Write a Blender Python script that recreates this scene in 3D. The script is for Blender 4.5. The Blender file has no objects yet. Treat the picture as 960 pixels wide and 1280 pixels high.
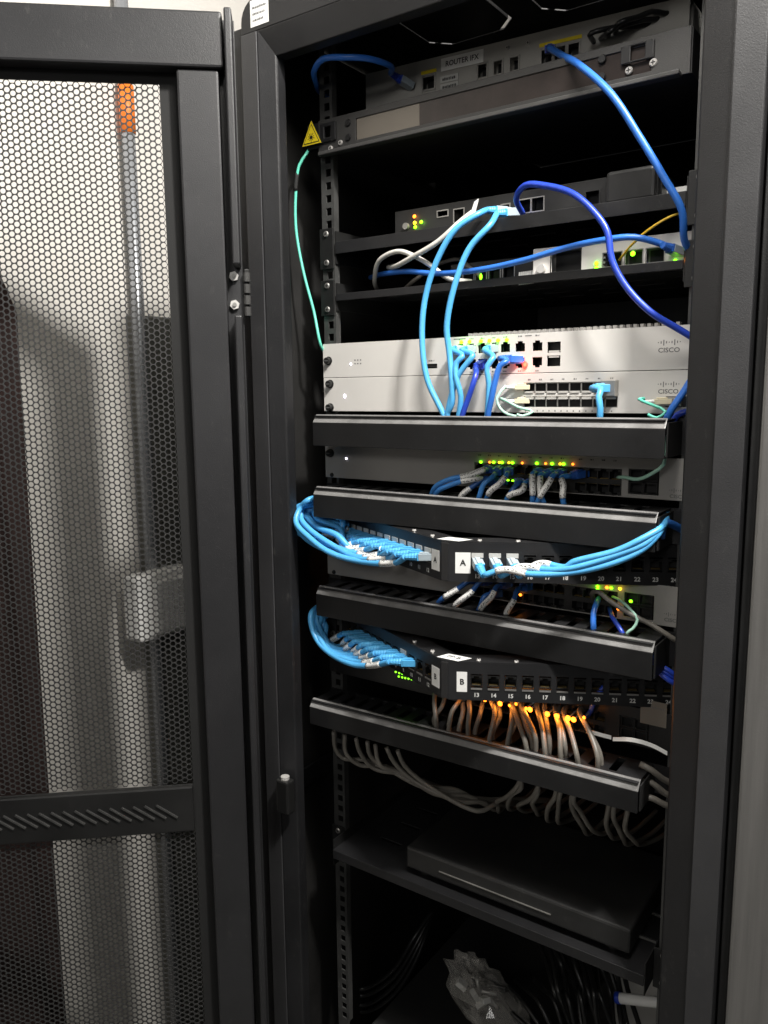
import bpy, math, random
from mathutils import Vector, Matrix
random.seed(7)
scene = bpy.context.scene
COL = scene.collection
PI = math.pi
ZO = 1600.0                      # rack datum (top of the white router) above the floor, mm

# ------------------------------------------------------------------ camera
CAM = Vector((686.9, -841.0, -62.8)); YAW, PITCH, ROLL, FPX = 0.61309, -0.14999, -0.01017, 998.97
def cam_axes():
    cy, sy, cp, sp, cr, sr = math.cos(YAW), math.sin(YAW), math.cos(PITCH), math.sin(PITCH), math.cos(ROLL), math.sin(ROLL)
    F = Vector((-sy*cp, cy*cp, sp)); R = Vector((cy, sy, 0)); U = R.cross(F)
    return R*cr + U*sr, -R*sr + U*cr, F
CR, CU, CF = cam_axes()
cd = bpy.data.cameras.new('camera'); cam = bpy.data.objects.new('camera', cd); COL.objects.link(cam)
cd.sensor_fit = 'HORIZONTAL'; cd.sensor_width = 36; cd.lens = 36*FPX/960; cd.clip_start = .02; cd.clip_end = 60
M = Matrix((CR, CU, -CF)).transposed().to_4x4(); M.translation = (CAM + Vector((0, 0, ZO)))/1000
cam.matrix_world = M; scene.camera = cam

# ------------------------------------------------------------------ world, lamps, exposure
w = bpy.data.worlds.new('World'); scene.world = w; w.use_nodes = True
w.node_tree.nodes['Background'].inputs[0].default_value = (.95, .97, 1, 1)
w.node_tree.nodes['Background'].inputs[1].default_value = .03
def area(name, loc, tgt, sx, sy, e, col=(1, .96, .9)):
    l = bpy.data.lights.new(name, 'AREA'); l.shape = 'RECTANGLE'; l.size = sx; l.size_y = sy; l.energy = e; l.color = col
    o = bpy.data.objects.new(name, l); COL.objects.link(o)
    o.location = (loc[0]/1000, loc[1]/1000, (loc[2]+ZO)/1000)
    d = Vector(tgt) - Vector(loc); o.rotation_euler = d.to_track_quat('-Z', 'Y').to_euler(); return o
area('ceiling_lamp_front', (520, -420, 700), (330, -100, 0), .35, .25, 7.5)
area('ceiling_lamp_right', (1000, -440, 1050), (0, 0, 0), .11, .11, 42, (1, .97, .92))
area('fill_lamp_far', (950, -2600, 715), (241, 0, 0), .6, .4, 9, (1, .98, .95))  # added frontal fill that brightens the shaded top router
scene.view_settings.view_transform = 'Standard'; scene.view_settings.look = 'None'
scene.view_settings.exposure = 0; scene.view_settings.gamma = 1
try: scene.view_settings.use_curve_mapping = False
except Exception: pass
scene.render.engine = 'CYCLES'

# ------------------------------------------------------------------ materials
MATS = {}
def mat(name, col, rough=.5, metal=0, bump=0, bscale=400, var=0, vscale=8, emit=0, trans=0, spec=.5, ior=None, streak=None, coat=0, wear=0, alpha=1):
    m = bpy.data.materials.new(name); m.use_nodes = True; nt = m.node_tree; b = nt.nodes['Principled BSDF']; N = nt.nodes.new; L = nt.links.new
    b.inputs['Base Color'].default_value = (*col, 1); b.inputs['Roughness'].default_value = rough; b.inputs['Metallic'].default_value = metal
    b.inputs['Specular IOR Level'].default_value = spec
    if alpha < 1: b.inputs['Alpha'].default_value = alpha
    if coat: b.inputs['Coat Weight'].default_value = coat
    if trans: b.inputs['Transmission Weight'].default_value = trans
    if ior: b.inputs['IOR'].default_value = ior
    if emit: b.inputs['Emission Color'].default_value = (*col, 1); b.inputs['Emission Strength'].default_value = emit
    if var or bump:
        tc = N('ShaderNodeTexCoord')
    if var:
        mp = N('ShaderNodeMapping'); L(tc.outputs['Object'], mp.inputs['Vector'])
        if streak: mp.inputs['Scale'].default_value = streak
        n = N('ShaderNodeTexNoise'); n.inputs['Scale'].default_value = vscale; n.inputs['Detail'].default_value = 6; n.inputs['Roughness'].default_value = .65
        L(mp.outputs[0], n.inputs['Vector'])
        r = N('ShaderNodeMapRange'); r.inputs[1].default_value = .3; r.inputs[2].default_value = .7
        r.inputs[3].default_value = 1-var; r.inputs[4].default_value = 1+var; L(n.outputs['Fac'], r.inputs[0])
        mx = N('ShaderNodeVectorMath'); mx.operation = 'SCALE'; mx.inputs[0].default_value = col; L(r.outputs[0], mx.inputs['Scale']); L(mx.outputs[0], b.inputs['Base Color'])
        if wear:
            mp2 = N('ShaderNodeMapping'); mp2.inputs['Scale'].default_value = (1, 1, .55); L(tc.outputs['Object'], mp2.inputs['Vector'])
            w1 = N('ShaderNodeTexNoise'); w1.inputs['Scale'].default_value = 95; w1.inputs['Detail'].default_value = 4; w1.inputs['Roughness'].default_value = .75; L(mp2.outputs[0], w1.inputs['Vector'])
            w2 = N('ShaderNodeTexNoise'); w2.inputs['Scale'].default_value = 7; w2.inputs['Detail'].default_value = 3; L(tc.outputs['Object'], w2.inputs['Vector'])
            t1 = N('ShaderNodeMapRange'); t1.inputs[1].default_value = .60; t1.inputs[2].default_value = .74; L(w1.outputs['Fac'], t1.inputs[0])
            t2 = N('ShaderNodeMapRange'); t2.inputs[1].default_value = .42; t2.inputs[2].default_value = .66; L(w2.outputs['Fac'], t2.inputs[0])
            ad = N('ShaderNodeMath'); ad.operation = 'MULTIPLY'; L(t1.outputs[0], ad.inputs[0]); L(t2.outputs[0], ad.inputs[1])
            sc = N('ShaderNodeMath'); sc.operation = 'MULTIPLY'; sc.inputs[1].default_value = wear; L(ad.outputs[0], sc.inputs[0])
            dm = N('ShaderNodeMix'); dm.data_type = 'RGBA'; dm.inputs[7].default_value = (.22, .21, .19, 1); L(sc.outputs[0], dm.inputs[0]); L(mx.outputs[0], dm.inputs[6]); L(dm.outputs[2], b.inputs['Base Color'])
        rr = N('ShaderNodeMapRange'); rr.inputs[1].default_value = .3; rr.inputs[2].default_value = .7
        rr.inputs[3].default_value = max(.03, rough*(1-var*.5)); rr.inputs[4].default_value = min(1, rough*(1+var*.5)); L(n.outputs['Fac'], rr.inputs[0]); L(rr.outputs[0], b.inputs['Roughness'])
    if bump:
        n2 = N('ShaderNodeTexNoise'); n2.inputs['Scale'].default_value = bscale; n2.inputs['Detail'].default_value = 2; L(tc.outputs['Object'], n2.inputs['Vector'])
        bp = N('ShaderNodeBump'); bp.inputs['Strength'].default_value = bump; bp.inputs['Distance'].default_value = .0006; L(n2.outputs['Fac'], bp.inputs['Height']); L(bp.outputs[0], b.inputs['Normal'])
    MATS[name] = m; return m
mat('steel_black', (.0105, .0105, .0115), .45, 0, .3, 900, .3, 6, wear=.16)
mat('steel_dark', (.007, .007, .007), .55, 0, .2, 700, .35, 7)
mat('steel_grey', (.045, .044, .043), .45, 0, .25, 900, .2, 5)
mat('cover_black', (.009, .009, .0095), .5, 0, .15, 900, .3, 9, spec=.35, wear=.12)
mat('cover_edge_sheen', (.17, .167, .165), .36, 0, .2, 900, .45, 18, wear=.2)  # paler than the cover: sheen on the lip put into its base colour
mat('trim_grey', (.038, .038, .040), .45, 0, .3, 900, .2, 5, wear=.15)
mat('rail_zinc', (.09, .09, .088), .42, .5, .1, 600, .3, 20)
mat('interior', (.013, .0125, .012), .6, 0, .2, 500, .4, 4)
mat('door_paint', (.019, .019, .0205), .45, 0, .35, 900, .22, 4, wear=.14)
mat('mesh_black', (.030, .030, .030), .45, 0, 0, 0)
mat('matte_black', (.008, .008, .008), .8, 0, .2, 500)
mat('face_light', (.62, .60, .57), .38, 0, .06, 800, .04, 6)
mat('face_grey', (.30, .29, .275), .42, 0, .08, 800, .06, 8)
mat('face_dim', (.36, .35, .325), .45, 0, .08, 800, .1, 8)
mat('face_black', (.016, .016, .016), .36, 0, .15, 700, .3, 12, wear=.12)
mat('panel_plate', (.016, .016, .017), .36, 0, .15, 700, .3, 10)
mat('plastic_black', (.012, .012, .012), .35)
mat('cavity', (.006, .006, .006), .6)
mat('metal', (.72, .70, .67), .3, .45, .05, 500, .1, 30)
mat('metal_dull', (.42, .41, .39), .4, .8, .05, 500, .2, 30)
mat('gold', (.7, .5, .18), .35, .9)
mat('blue', (.03, .15, .55), .32, 0, .15, 300, .1, 30)
mat('royal', (.02, .055, .42), .3, 0, .15, 300, .1, 30)
mat('sky', (.085, .38, .72), .35, 0, .15, 300, .08, 30)
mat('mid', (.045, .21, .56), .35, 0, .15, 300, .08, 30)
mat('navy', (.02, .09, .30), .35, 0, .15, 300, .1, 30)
mat('blue_boot', (.03, .12, .46), .4)
mat('sky_boot', (.08, .38, .70), .4)
mat('grey_cable', (.165, .152, .132), .42, 0, .2, 300, .12, 25)
mat('pale_cable', (.55, .54, .50), .42, 0, .2, 300, .1, 25)
mat('aqua', (.12, .56, .42), .35)
mat('pale_aqua', (.42, .72, .58), .35)
mat('yellow', (.80, .50, .03), .35)
mat('black_cable', (.014, .014, .014), .36, 0, .1, 300)
mat('plug_clear', (.34, .40, .44), .2)
mat('beige_plug', (.62, .56, .40), .4)
mat('label_white', (.80, .80, .78), .5, 0, .03, 500, .03, 20)
mat('label_grey', (.50, .50, .48), .5)
mat('ink', (.015, .015, .015), .6)
mat('ink_grey', (.14, .14, .14), .6)
mat('print_white', (.62, .62, .60), .6)
mat('warn_yellow', (.85, .66, .02), .45)
mat('beige_strip', (.17, .15, .125), .5, 0, .05, 500, .08, 9)
mat('smoke', (.035, .028, .026), .2, 0, 0, 0, .3, 20)
mat('led_green', (.24, 1, .01), .4, emit=3.4)
mat('led_dot', (.26, 1, .02), .4, emit=2.4)
mat('led_yellow', (1, .62, .02), .4, emit=3)
mat('led_amber', (1, .24, .02), .4, emit=3.6)
mat('led_red', (1, .055, .035), .4, emit=3.4)
mat('led_white', (.85, .8, 1), .4, emit=10)
mat('wall_cream', (.73, .70, .655), .7, 0, .2, 120, .04, 3)
mat('ceiling_white', (.8, .8, .77), .8)
mat('floor_grey', (.18, .18, .17), .5, 0, .1, 200, .15, 3)
mat('cloth', (.62, .58, .53), .75, 0, .35, 300, .06, 5)
mat('dark_cloth', (.028, .013, .011), .8, 0, .3, 300, .3, 8)
mat('pipe_grey', (.30, .31, .33), .32, .3, .05, 300, .1, 9)
mat('orange', (.85, .20, .02), .5)
mat('box_plastic', (.80, .79, .77), .35, 0, .1, 300, .08, 8)
mat('neighbour', (.17, .166, .16), .42, .3, .15, 500, .22, 9, streak=(9, 9, .35))
mat('film', (.6, .58, .54), .1, alpha=.2, spec=1.0, coat=1)
mat('shade_panel', (.10, .098, .086), .6, 0, .15, 300, .25, 6)
mat('standin_pale', (.72, .70, .66), .6, 0, .1, 300, .1, 5)
def print_mat():
    m = bpy.data.materials.new('label_print'); m.use_nodes = True; nt = m.node_tree; b = nt.nodes['Principled BSDF']; N = nt.nodes.new; L = nt.links.new
    uv = N('ShaderNodeUVMap'); n = N('ShaderNodeTexNoise'); n.inputs['Scale'].default_value = 1.0; n.inputs['Detail'].default_value = 1
    mp = N('ShaderNodeMapping'); mp.inputs['Scale'].default_value = (1.5, 2.4, 1); L(uv.outputs[0], mp.inputs['Vector']); L(mp.outputs[0], n.inputs['Vector'])
    sp = N('ShaderNodeSeparateXYZ'); L(uv.outputs[0], sp.inputs[0])
    ln = N('ShaderNodeMath'); ln.operation = 'SINE'; ml = N('ShaderNodeMath'); ml.operation = 'MULTIPLY'; ml.inputs[1].default_value = 3.2; L(sp.outputs[1], ml.inputs[0]); L(ml.outputs[0], ln.inputs[0])
    g = N('ShaderNodeMath'); g.operation = 'GREATER_THAN'; g.inputs[1].default_value = .54; L(n.outputs['Fac'], g.inputs[0])
    g2 = N('ShaderNodeMath'); g2.operation = 'GREATER_THAN'; g2.inputs[1].default_value = -.1; L(ln.outputs[0], g2.inputs[0])
    mu = N('ShaderNodeMath'); mu.operation = 'MULTIPLY'; L(g.outputs[0], mu.inputs[0]); L(g2.outputs[0], mu.inputs[1])
    mx = N('ShaderNodeMix'); mx.data_type = 'RGBA'; mx.inputs[6].default_value = (.78, .78, .76, 1); mx.inputs[7].default_value = (.03, .03, .03, 1); L(mu.outputs[0], mx.inputs[0]); L(mx.outputs[2], b.inputs['Base Color'])
    b.inputs['Roughness'].default_value = .4; MATS['label_print'] = m
print_mat()

# ------------------------------------------------------------------ helpers
def at(px, py, Y):
    """a point at depth Y (mm) seen at photograph pixel px, py"""
    d = CF*FPX + CR*(px-480) - CU*(py-640); t = (Y - CAM.y)/d.y; return CAM + d*t
def atX(px, py, X):
    d = CF*FPX + CR*(px-480) - CU*(py-640); t = (X - CAM.x)/d.x; return CAM + d*t
def tag(o, label=None, cat=None, group=None, kind=None):
    if label: o['label'] = label
    if cat: o['category'] = cat
    if group: o['group'] = group
    if kind: o['kind'] = kind
    return o
ORG = {}
def thing(name, label, cat, loc, group=None, rotz=0):
    o = bpy.data.objects.new(name, None); o.empty_display_size = .02; COL.objects.link(o)
    o.location = (loc[0]/1000, loc[1]/1000, (loc[2]+ZO)/1000); o.rotation_euler = (0, 0, rotz)
    ORG[o.name] = Vector((0, 0, 0)) if rotz else Vector(loc); return tag(o, label, cat, group)
class MB:
    def __init__(s): s.v = []; s.f = []; s.uv = None; s.smooth = False
    def box(s, x0, x1, y0, y1, z0, z1, m=None):
        i = len(s.v); P = [Vector(c) for c in ((x0,y0,z0),(x1,y0,z0),(x1,y1,z0),(x0,y1,z0),(x0,y0,z1),(x1,y0,z1),(x1,y1,z1),(x0,y1,z1))]
        s.v += [m @ p for p in P] if m else P
        s.f += [tuple(i+k for k in q) for q in ((0,3,2,1),(4,5,6,7),(0,1,5,4),(1,2,6,5),(2,3,7,6),(3,0,4,7))]; return s
    def quad(s, *pts):
        i = len(s.v); s.v += [Vector(p) for p in pts]; s.f.append(tuple(range(i, i+len(pts)))); return s
    def prism(s, poly, axis, a, b):
        """poly = list of 2D points in the plane normal to axis (x: y,z  y: x,z  z: x,y), extruded a..b"""
        def mk(p, c): return Vector((c, p[0], p[1])) if axis == 'x' else Vector((p[0], c, p[1])) if axis == 'y' else Vector((p[0], p[1], c))
        n = len(poly); i = len(s.v); s.v += [mk(p, a) for p in poly] + [mk(p, b) for p in poly]
        s.f.append(tuple(range(i, i+n))); s.f.append(tuple(range(i+2*n-1, i+n-1, -1)))
        for k in range(n): s.f.append((i+k, i+n+k, i+n+(k+1) % n, i+(k+1) % n))
        return s
    def cyl(s, c, d, r, h, n=14, r2=None, phase=0):
        c = Vector(c); d = Vector(d).normalized(); a = d.orthogonal().normalized(); b = d.cross(a); r2 = r if r2 is None else r2; i = len(s.v)
        for k in range(n):
            t = 2*PI*k/n+phase; s.v.append(c + (a*math.cos(t)+b*math.sin(t))*r)
        for k in range(n):
            t = 2*PI*k/n+phase; s.v.append(c + d*h + (a*math.cos(t)+b*math.sin(t))*r2)
        s.f.append(tuple(range(i+n-1, i-1, -1))); s.f.append(tuple(range(i+n, i+2*n)))
        for k in range(n): s.f.append((i+k, i+(k+1) % n, i+n+(k+1) % n, i+n+k))
        return s
    def ball(s, c, r, n=8, m=5, sy=1):
        c = Vector(c); i = len(s.v)
        for a in range(1, m):
            for k in range(n):
                th = PI*a/m; ph = 2*PI*k/n; s.v.append(c + Vector((r*math.sin(th)*math.cos(ph), r*sy*math.sin(th)*math.sin(ph), r*math.cos(th))))
        t = len(s.v); s.v += [c+Vector((0,0,r)), c-Vector((0,0,r))]
        for a in range(m-2):
            for k in range(n): s.f.append((i+a*n+k, i+(a+1)*n+k, i+(a+1)*n+(k+1) % n, i+a*n+(k+1) % n))
        for k in range(n): s.f.append((t, i+k, i+(k+1) % n)); s.f.append((t+1, i+(m-2)*n+(k+1) % n, i+(m-2)*n+k))
        s.smooth = True; return s
    def tube(s, pts, r, n=10, uv=False, cap=True):
        """r: number or list"""
        i = len(s.v); up = None; m = len(pts); acc = 0; us = []
        for k, p in enumerate(pts):
            d = (pts[min(k+1, m-1)] - pts[max(k-1, 0)]).normalized()
            if k: acc += (pts[k]-pts[k-1]).length
            us.append(acc)
            up = (d.orthogonal() if up is None else up - d*up.dot(d)).normalized(); b = d.cross(up); rr = r[k] if isinstance(r, (list, tuple)) else r
            for q in range(n):
                t = 2*PI*q/n; s.v.append(p + (up*math.cos(t) + b*math.sin(t))*rr)
        if uv and s.uv is None: s.uv = {}
        for k in range(m-1):
            for q in range(n):
                if uv: s.uv[len(s.f)] = [(us[k]/3, q*.7), (us[k]/3, (q+1)*.7), (us[k+1]/3, (q+1)*.7), (us[k+1]/3, q*.7)]
                s.f.append((i+k*n+q, i+k*n+(q+1) % n, i+(k+1)*n+(q+1) % n, i+(k+1)*n+q))
        if cap: s.f.append(tuple(range(i+n-1, i-1, -1))); s.f.append(tuple(range(i+(m-1)*n, i+m*n)))
        s.smooth = True; return s
    def plate(s, x0, x1, z0, z1, y0, y1, holes, m=None, plane='xz'):
        """flat plate (thickness y0..y1) with rectangular holes (xa, xb, za, zb)"""
        xs = sorted({x0, x1, *[min(max(h[k], x0), x1) for h in holes for k in (0, 1)]}); zs = sorted({z0, z1, *[min(max(h[k], z0), z1) for h in holes for k in (2, 3)]})
        def inside(x, z): return any(h[0] < x < h[1] and h[2] < z < h[3] for h in holes)
        solid = {(a, b): not inside((xs[a]+xs[a+1])/2, (zs[b]+zs[b+1])/2) for a in range(len(xs)-1) for b in range(len(zs)-1)}
        idx = {}
        def V(a, b, y):
            k = (a, b, y)
            if k not in idx:
                p = Vector((xs[a], y, zs[b])) if plane == 'xz' else Vector((xs[a], zs[b], y)); idx[k] = len(s.v); s.v.append(m @ p if m else p)
            return idx[k]
        for (a, b), ok in solid.items():
            if not ok: continue
            s.f.append((V(a,b,y0), V(a+1,b,y0), V(a+1,b+1,y0), V(a,b+1,y0))); s.f.append((V(a,b+1,y1), V(a+1,b+1,y1), V(a+1,b,y1), V(a,b,y1)))
            for da, db, e in ((-1,0,((a,b),(a,b+1))), (1,0,((a+1,b+1),(a+1,b))), (0,-1,((a+1,b),(a,b))), (0,1,((a,b+1),(a+1,b+1)))):
                if not solid.get((a+da, b+db), False): (p, q), (r_, t) = e; s.f.append((V(p,q,y0), V(r_,t,y0), V(r_,t,y1), V(p,q,y1)))
        return s
    def build(s, name, m, parent=None, bevel=0, smooth=None, org=None):
        if org is None: org = ORG.get(parent.name, Vector()) if parent else Vector((0, 0, 0))
        me = bpy.data.meshes.new(name); off = Vector((0, 0, 0 if parent else ZO))
        me.from_pydata([tuple((v-org+off)/1000) for v in s.v], [], s.f); me.update()
        if s.uv:
            ul = me.uv_layers.new(name='UVMap')
            for p in me.polygons:
                c = s.uv.get(p.index)
                if c:
                    for li, q in zip(p.loop_indices, c): ul.data[li].uv = q
        if (s.smooth if smooth is None else smooth): me.polygons.foreach_set('use_smooth', [len(p.vertices) <= 4 for p in me.polygons])
        me.materials.append(MATS[m]); o = bpy.data.objects.new(name, me); COL.objects.link(o); o.parent = parent
        ORG[o.name] = org
        if bevel:
            b = o.modifiers.new('bevel', 'BEVEL'); b.width = bevel/1000; b.segments = 2; b.limit_method = 'ANGLE'
        return o
def spline(pts, step=6):
    pts = [Vector(p) for p in pts]; P = [pts[0]*2-pts[1]] + pts + [pts[-1]*2-pts[-2]]; out = []
    for i in range(1, len(P)-2):
        a, b, c, d = P[i-1:i+3]; n = max(2, int((c-b).length/step))
        t01 = max(1e-3, (b-a).length**.5); t12 = max(1e-3, (c-b).length**.5); t23 = max(1e-3, (d-c).length**.5)
        m1 = (c-b) + ((b-a)/t01 - (c-a)/(t01+t12))*t12; m2 = (c-b) + ((d-c)/t23 - (d-b)/(t12+t23))*t12
        for k in range(n):
            t = k/n; out.append(b*(2*t**3-3*t*t+1) + m1*(t**3-2*t*t+t) + c*(-2*t**3+3*t*t) + m2*(t**3-t*t))
    return out + [pts[-1]]
def frame(pos, d, up=(0, 0, 1)):
    """matrix: local x right, y along d, z up, at pos"""
    d = Vector(d).normalized(); x = d.cross(Vector(up)); x = x.normalized() if x.length > 1e-4 else d.orthogonal().normalized(); z = x.cross(d)
    m = Matrix((x, d, z)).transposed().to_4x4(); m.translation = Vector(pos); return m
def print_marks(parent, x0, x1, y, z, h, m='ink_grey', T=None, seed=1):
    """a row of tiny dashes where the photograph's print is too small to read"""
    rn = random.Random(seed); b = MB(); x = x0
    while x < x1:
        w_ = rn.uniform(.7, 2.2); b.box(x, min(x+w_, x1), y-.05, y, z-h/2, z+h/2*rn.uniform(.5, 1), T); x += w_+rn.uniform(.5, 1.1)
    return b.build('fine_print', m, parent)
_txt = {}
def text_mesh(body, size, bold=0.0, sx=1.0):
    k = (body, size, bold, sx)
    if k not in _txt:
        c = bpy.data.curves.new('lettering', 'FONT'); c.body = body; c.size = size; c.align_x = 'CENTER'; c.align_y = 'CENTER'; c.offset = bold; c.resolution_u = 3
        o = bpy.data.objects.new('lettering', c); COL.objects.link(o)
        bpy.context.view_layer.update(); me = bpy.data.meshes.new_from_object(o); bpy.data.objects.remove(o)
        _txt[k] = ([Vector((v.co.x*sx, v.co.y, 0)) for v in me.vertices], [tuple(p.vertices) for p in me.polygons])
    return _txt[k]
def lettering(body, size, pos, m, parent, ang=0.0, bold=0.0, right=(1,0,0), up=(0,0,1), sx=1.0):
    """flat print; right and up give the text plane, ang tilts it in that plane"""
    V, Fc = text_mesh(body, size, bold, sx); r0, u0 = Vector(right).normalized(), Vector(up).normalized()
    r = r0*math.cos(ang)+u0*math.sin(ang); u = -r0*math.sin(ang)+u0*math.cos(ang); b = MB(); b.v = [Vector(pos)+r*v.x+u*v.y for v in V]; b.f = list(Fc)
    return b.build('lettering', m, parent)
# ---- sockets: a dark recessed cavity with a metal rim and a latch notch
def socket_holes(x, z, w=11.8, h=9.2, notch=1):
    """holes for a plate: main opening plus latch notch (notch = +1 up, -1 down)"""
    z0, z1 = z-h/2, z+h/2
    a = [(x-w/2, x+w/2, z0, z1)]
    if notch: a.append((x-w*.26, x+w*.26, z1-.01, z1+2.2) if notch > 0 else (x-w*.26, x+w*.26, z0-2.2, z0+.01))
    return a
_sock = {}
def socket(parent, x, z, y=0, w=11.8, h=9.2, notch=1, m=None, rim='metal_dull', name='port'):
    """child port: rim frame + cavity, contacts as sub-part; m = placement matrix for angled panels"""
    key = (w, h, notch, rim)
    if key not in _sock:
        b = MB(); t = .7
        hs = socket_holes(0, 0, w, h, notch); top = h/2+(2.2 if notch > 0 else 0); bot = -h/2-(2.2 if notch < 0 else 0)
        b.plate(-w/2-t, w/2+t, bot-t, top+t, -.5, .6, hs)
        o = b.build(name, rim, None, org=Vector((0, 0, ZO))); 
        c = MB(); D = 13
        c.quad((-w/2,0,bot),(-w/2,D,bot),(-w/2,D,top),(-w/2,0,top)).quad((w/2,0,bot),(w/2,0,top),(w/2,D,top),(w/2,D,bot))
        c.quad((-w/2,0,top),(-w/2,D,top),(w/2,D,top),(w/2,0,top)).quad((-w/2,0,bot),(w/2,0,bot),(w/2,D,bot),(-w/2,D,bot)).quad((-w/2,D,bot),(w/2,D,bot),(w/2,D,top),(-w/2,D,top))
        oc = c.build('cavity', 'cavity', None, org=Vector((0, 0, ZO)))
        g = MB()
        for k in range(8): g.box(-4.4+k*1.2, -3.9+k*1.2, 2, 8, (-h/2 if notch > 0 else h/2-.6), (-h/2+.6 if notch > 0 else h/2))
        og = g.build('contact_pins', 'gold', None, org=Vector((0, 0, ZO)))
        _sock[key] = (o.data, oc.data, og.data)
        for q in (o, oc, og): bpy.data.objects.remove(q)
    d = _sock[key]; org = ORG[parent.name]
    o = bpy.data.objects.new(name, d[0]); COL.objects.link(o); o.parent = parent
    if m is not None:
        mm = m.copy(); mm.translation = (m.translation - org)/1000; o.matrix_local = mm
    else: o.location = ((Vector((x, y, z)) - org)/1000)
    for nm, dd in (('cavity', d[1]), ('contact_pins', d[2])):
        c = bpy.data.objects.new(nm, dd); COL.objects.link(c); c.parent = o
    return o
def led(parent, x, z, col, y=-1.2, w=2.4, h=2.0, light=0, name='indicator_light'):
    o = MB().ball((x, y, z), 1, 8, 5).build(name, col, parent)
    org = ORG[parent.name]
    for v in o.data.vertices: v.co = Vector(((x-org.x)/1000, (y-org.y)/1000, (z-org.z)/1000)) + (v.co - Vector(((x-org.x)/1000, (y-org.y)/1000, (z-org.z)/1000))) @ Matrix.Diagonal((w/2, .9, h/2))
    if light:
        l = bpy.data.lights.new('indicator_glow', 'POINT'); l.energy = light; l.shadow_soft_size = .003
        l.color = {'led_green': (.35, 1, .05), 'led_amber': (1, .3, .03), 'led_red': (1, .1, .04), 'led_yellow': (1, .7, .05)}.get(col, (1, 1, 1))
        q = bpy.data.objects.new('indicator_glow', l); COL.objects.link(q); q.parent = o; q.location = (Vector((x, y-3, z))-org)/1000
    return o
def screw(parent, x, z, y=-.3, r=4, m='metal', name='screw', d=(0, -1, 0)):
    d = Vector(d); b = MB().cyl((x, y, z), d, r, 1.6, 14, r*.8); o = b.build(name, m, parent)
    MB().box(-r*.55, r*.55, 1.5, 1.75, -.5, .5, frame((x, y, z), d)).box(-.5, .5, 1.5, 1.76, -r*.55, r*.55, frame((x, y, z), d)).build('slot', 'ink', o)
    return o
def thumbscrew(parent, x, z):
    o = MB().cyl((x, -.2, z), (0, -1, 0), 5.6, 2.5, 18).cyl((x, -2.7, z), (0, -1, 0), 4.6, 5, 18, 4.2).build('thumbscrew', 'plastic_black', parent)
    MB().box(x-3, x+3, -7.95, -7.6, z-.5, z+.5).build('slot', 'ink_grey', o); return o
def cisco_logo(parent, x, z, m='ink_grey', s=1.0, y=-.25):
    b = MB(); hs = [2.2, 3.6, 6.4, 3.6, 2.2, 3.6, 6.4, 3.6, 2.2]
    for k, h in enumerate(hs):
        xx = x + (k-4)*2.7*s; zz = z + 5.2*s; b.box(xx-.5*s, xx+.5*s, y-.02, y+.1, zz-h*.5*s+(1.2 if h < 6 else .6)*s, zz+h*.5*s)
    b.build('emblem', m, parent)
    lettering('CISCO', 6.6*s, (x, y-.03, z-2.2*s), m, parent, bold=.12, sx=1.12)

def rj45(parent, pos, d, boot='blue_boot', plug='plug_clear', up=(0, 0, 1), bl=13):
    """plug sits at pos pointing back into the port along -d; returns the cable exit point"""
    m = frame(pos, d, up); b = MB()
    b.box(-5.6, 5.6, -9, 9, -4, 4, m).box(-2.6, 2.6, -6, 8.5, 4, 5.3, m)
    pl = b.build('plug', plug, parent, bevel=.5)
    g = MB(); p = [m @ Vector((0, 7.5+bl*k/10, 0)) for k in range(11)]
    g.tube(p, [5.0, 5.0, 4.6, 4.9, 4.2, 4.5, 3.9, 4.1, 3.5, 3.7, 3.2], 10); g.box(-5.2, 5.2, 6, 10.5, -3.9, 3.9, m)
    g.build('boot', boot, pl, org=ORG[parent.name], smooth=False)
    return m @ Vector((0, 7+bl, 0))
def lc(parent, pos, d, up=(0, 0, 1)):
    m = frame(pos, d, up); b = MB()
    for s in (-3.1, 3.1):
        b.box(s-2.3, s+2.3, -4, 13, -2.6, 2.6, m).box(s-1, s+1, 0, 10, 2.6, 4.2, m)
    pl = b.build('plug', 'beige_plug', parent, bevel=.4); g = MB()
    for s in (-3.1, 3.1): g.tube([m @ Vector((s, 13+k*3, 0)) for k in range(5)], [2.2, 2, 1.8, 1.6, 1.4], 8)
    g.build('boot', 'label_white', pl, org=ORG[parent.name]); return m @ Vector((0, 24, 0))
JR = random.Random(11)
def cable(label, pts, r=2.9, m='blue', group=None, name='network_cable', cat='cable', plug=None, boot='blue_boot', pdir=(0, -1, 0), sleeve=None, end=None, edir=(0,-1,0), sleeve_mat='label_print', up=(0,0,1), step=6, bl=13, pm='plug_clear', jit=1.0):
    pts = [Vector(p) for p in pts]; t = thing(name, label, cat, pts[0], group)
    if plug == 'rj45': pts = [rj45(t, pts[0], pdir, boot, pm, up, bl)] + pts[1:]
    elif plug == 'lc': pts = [lc(t, pts[0], pdir, up)] + pts[1:]
    if end == 'rj45': pts = pts[:-1] + [rj45(t, pts[-1], edir, boot, pm)]
    pts = [p + Vector((JR.gauss(0, 1), JR.gauss(0, 1), JR.gauss(0, 1)))*jit if 0 < k < len(pts)-1 else p for k, p in enumerate(pts)]
    sp = spline(pts, step); c = MB().tube(sp, r, 10).build('cord', m, t)
    if sleeve:
        for a, b_ in (sleeve if isinstance(sleeve[0], tuple) else (sleeve,)):
            n = len(sp)-1; i0, i1 = int(a*n), max(int(a*n)+2, int(b_*n)); MB().tube(sp[i0:i1+1], r+.45, 12, uv=True).build('cable_label', sleeve_mat, t)
    return t
def PX(*q): return [at(x, y, Y) for x, y, Y in q]

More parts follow.
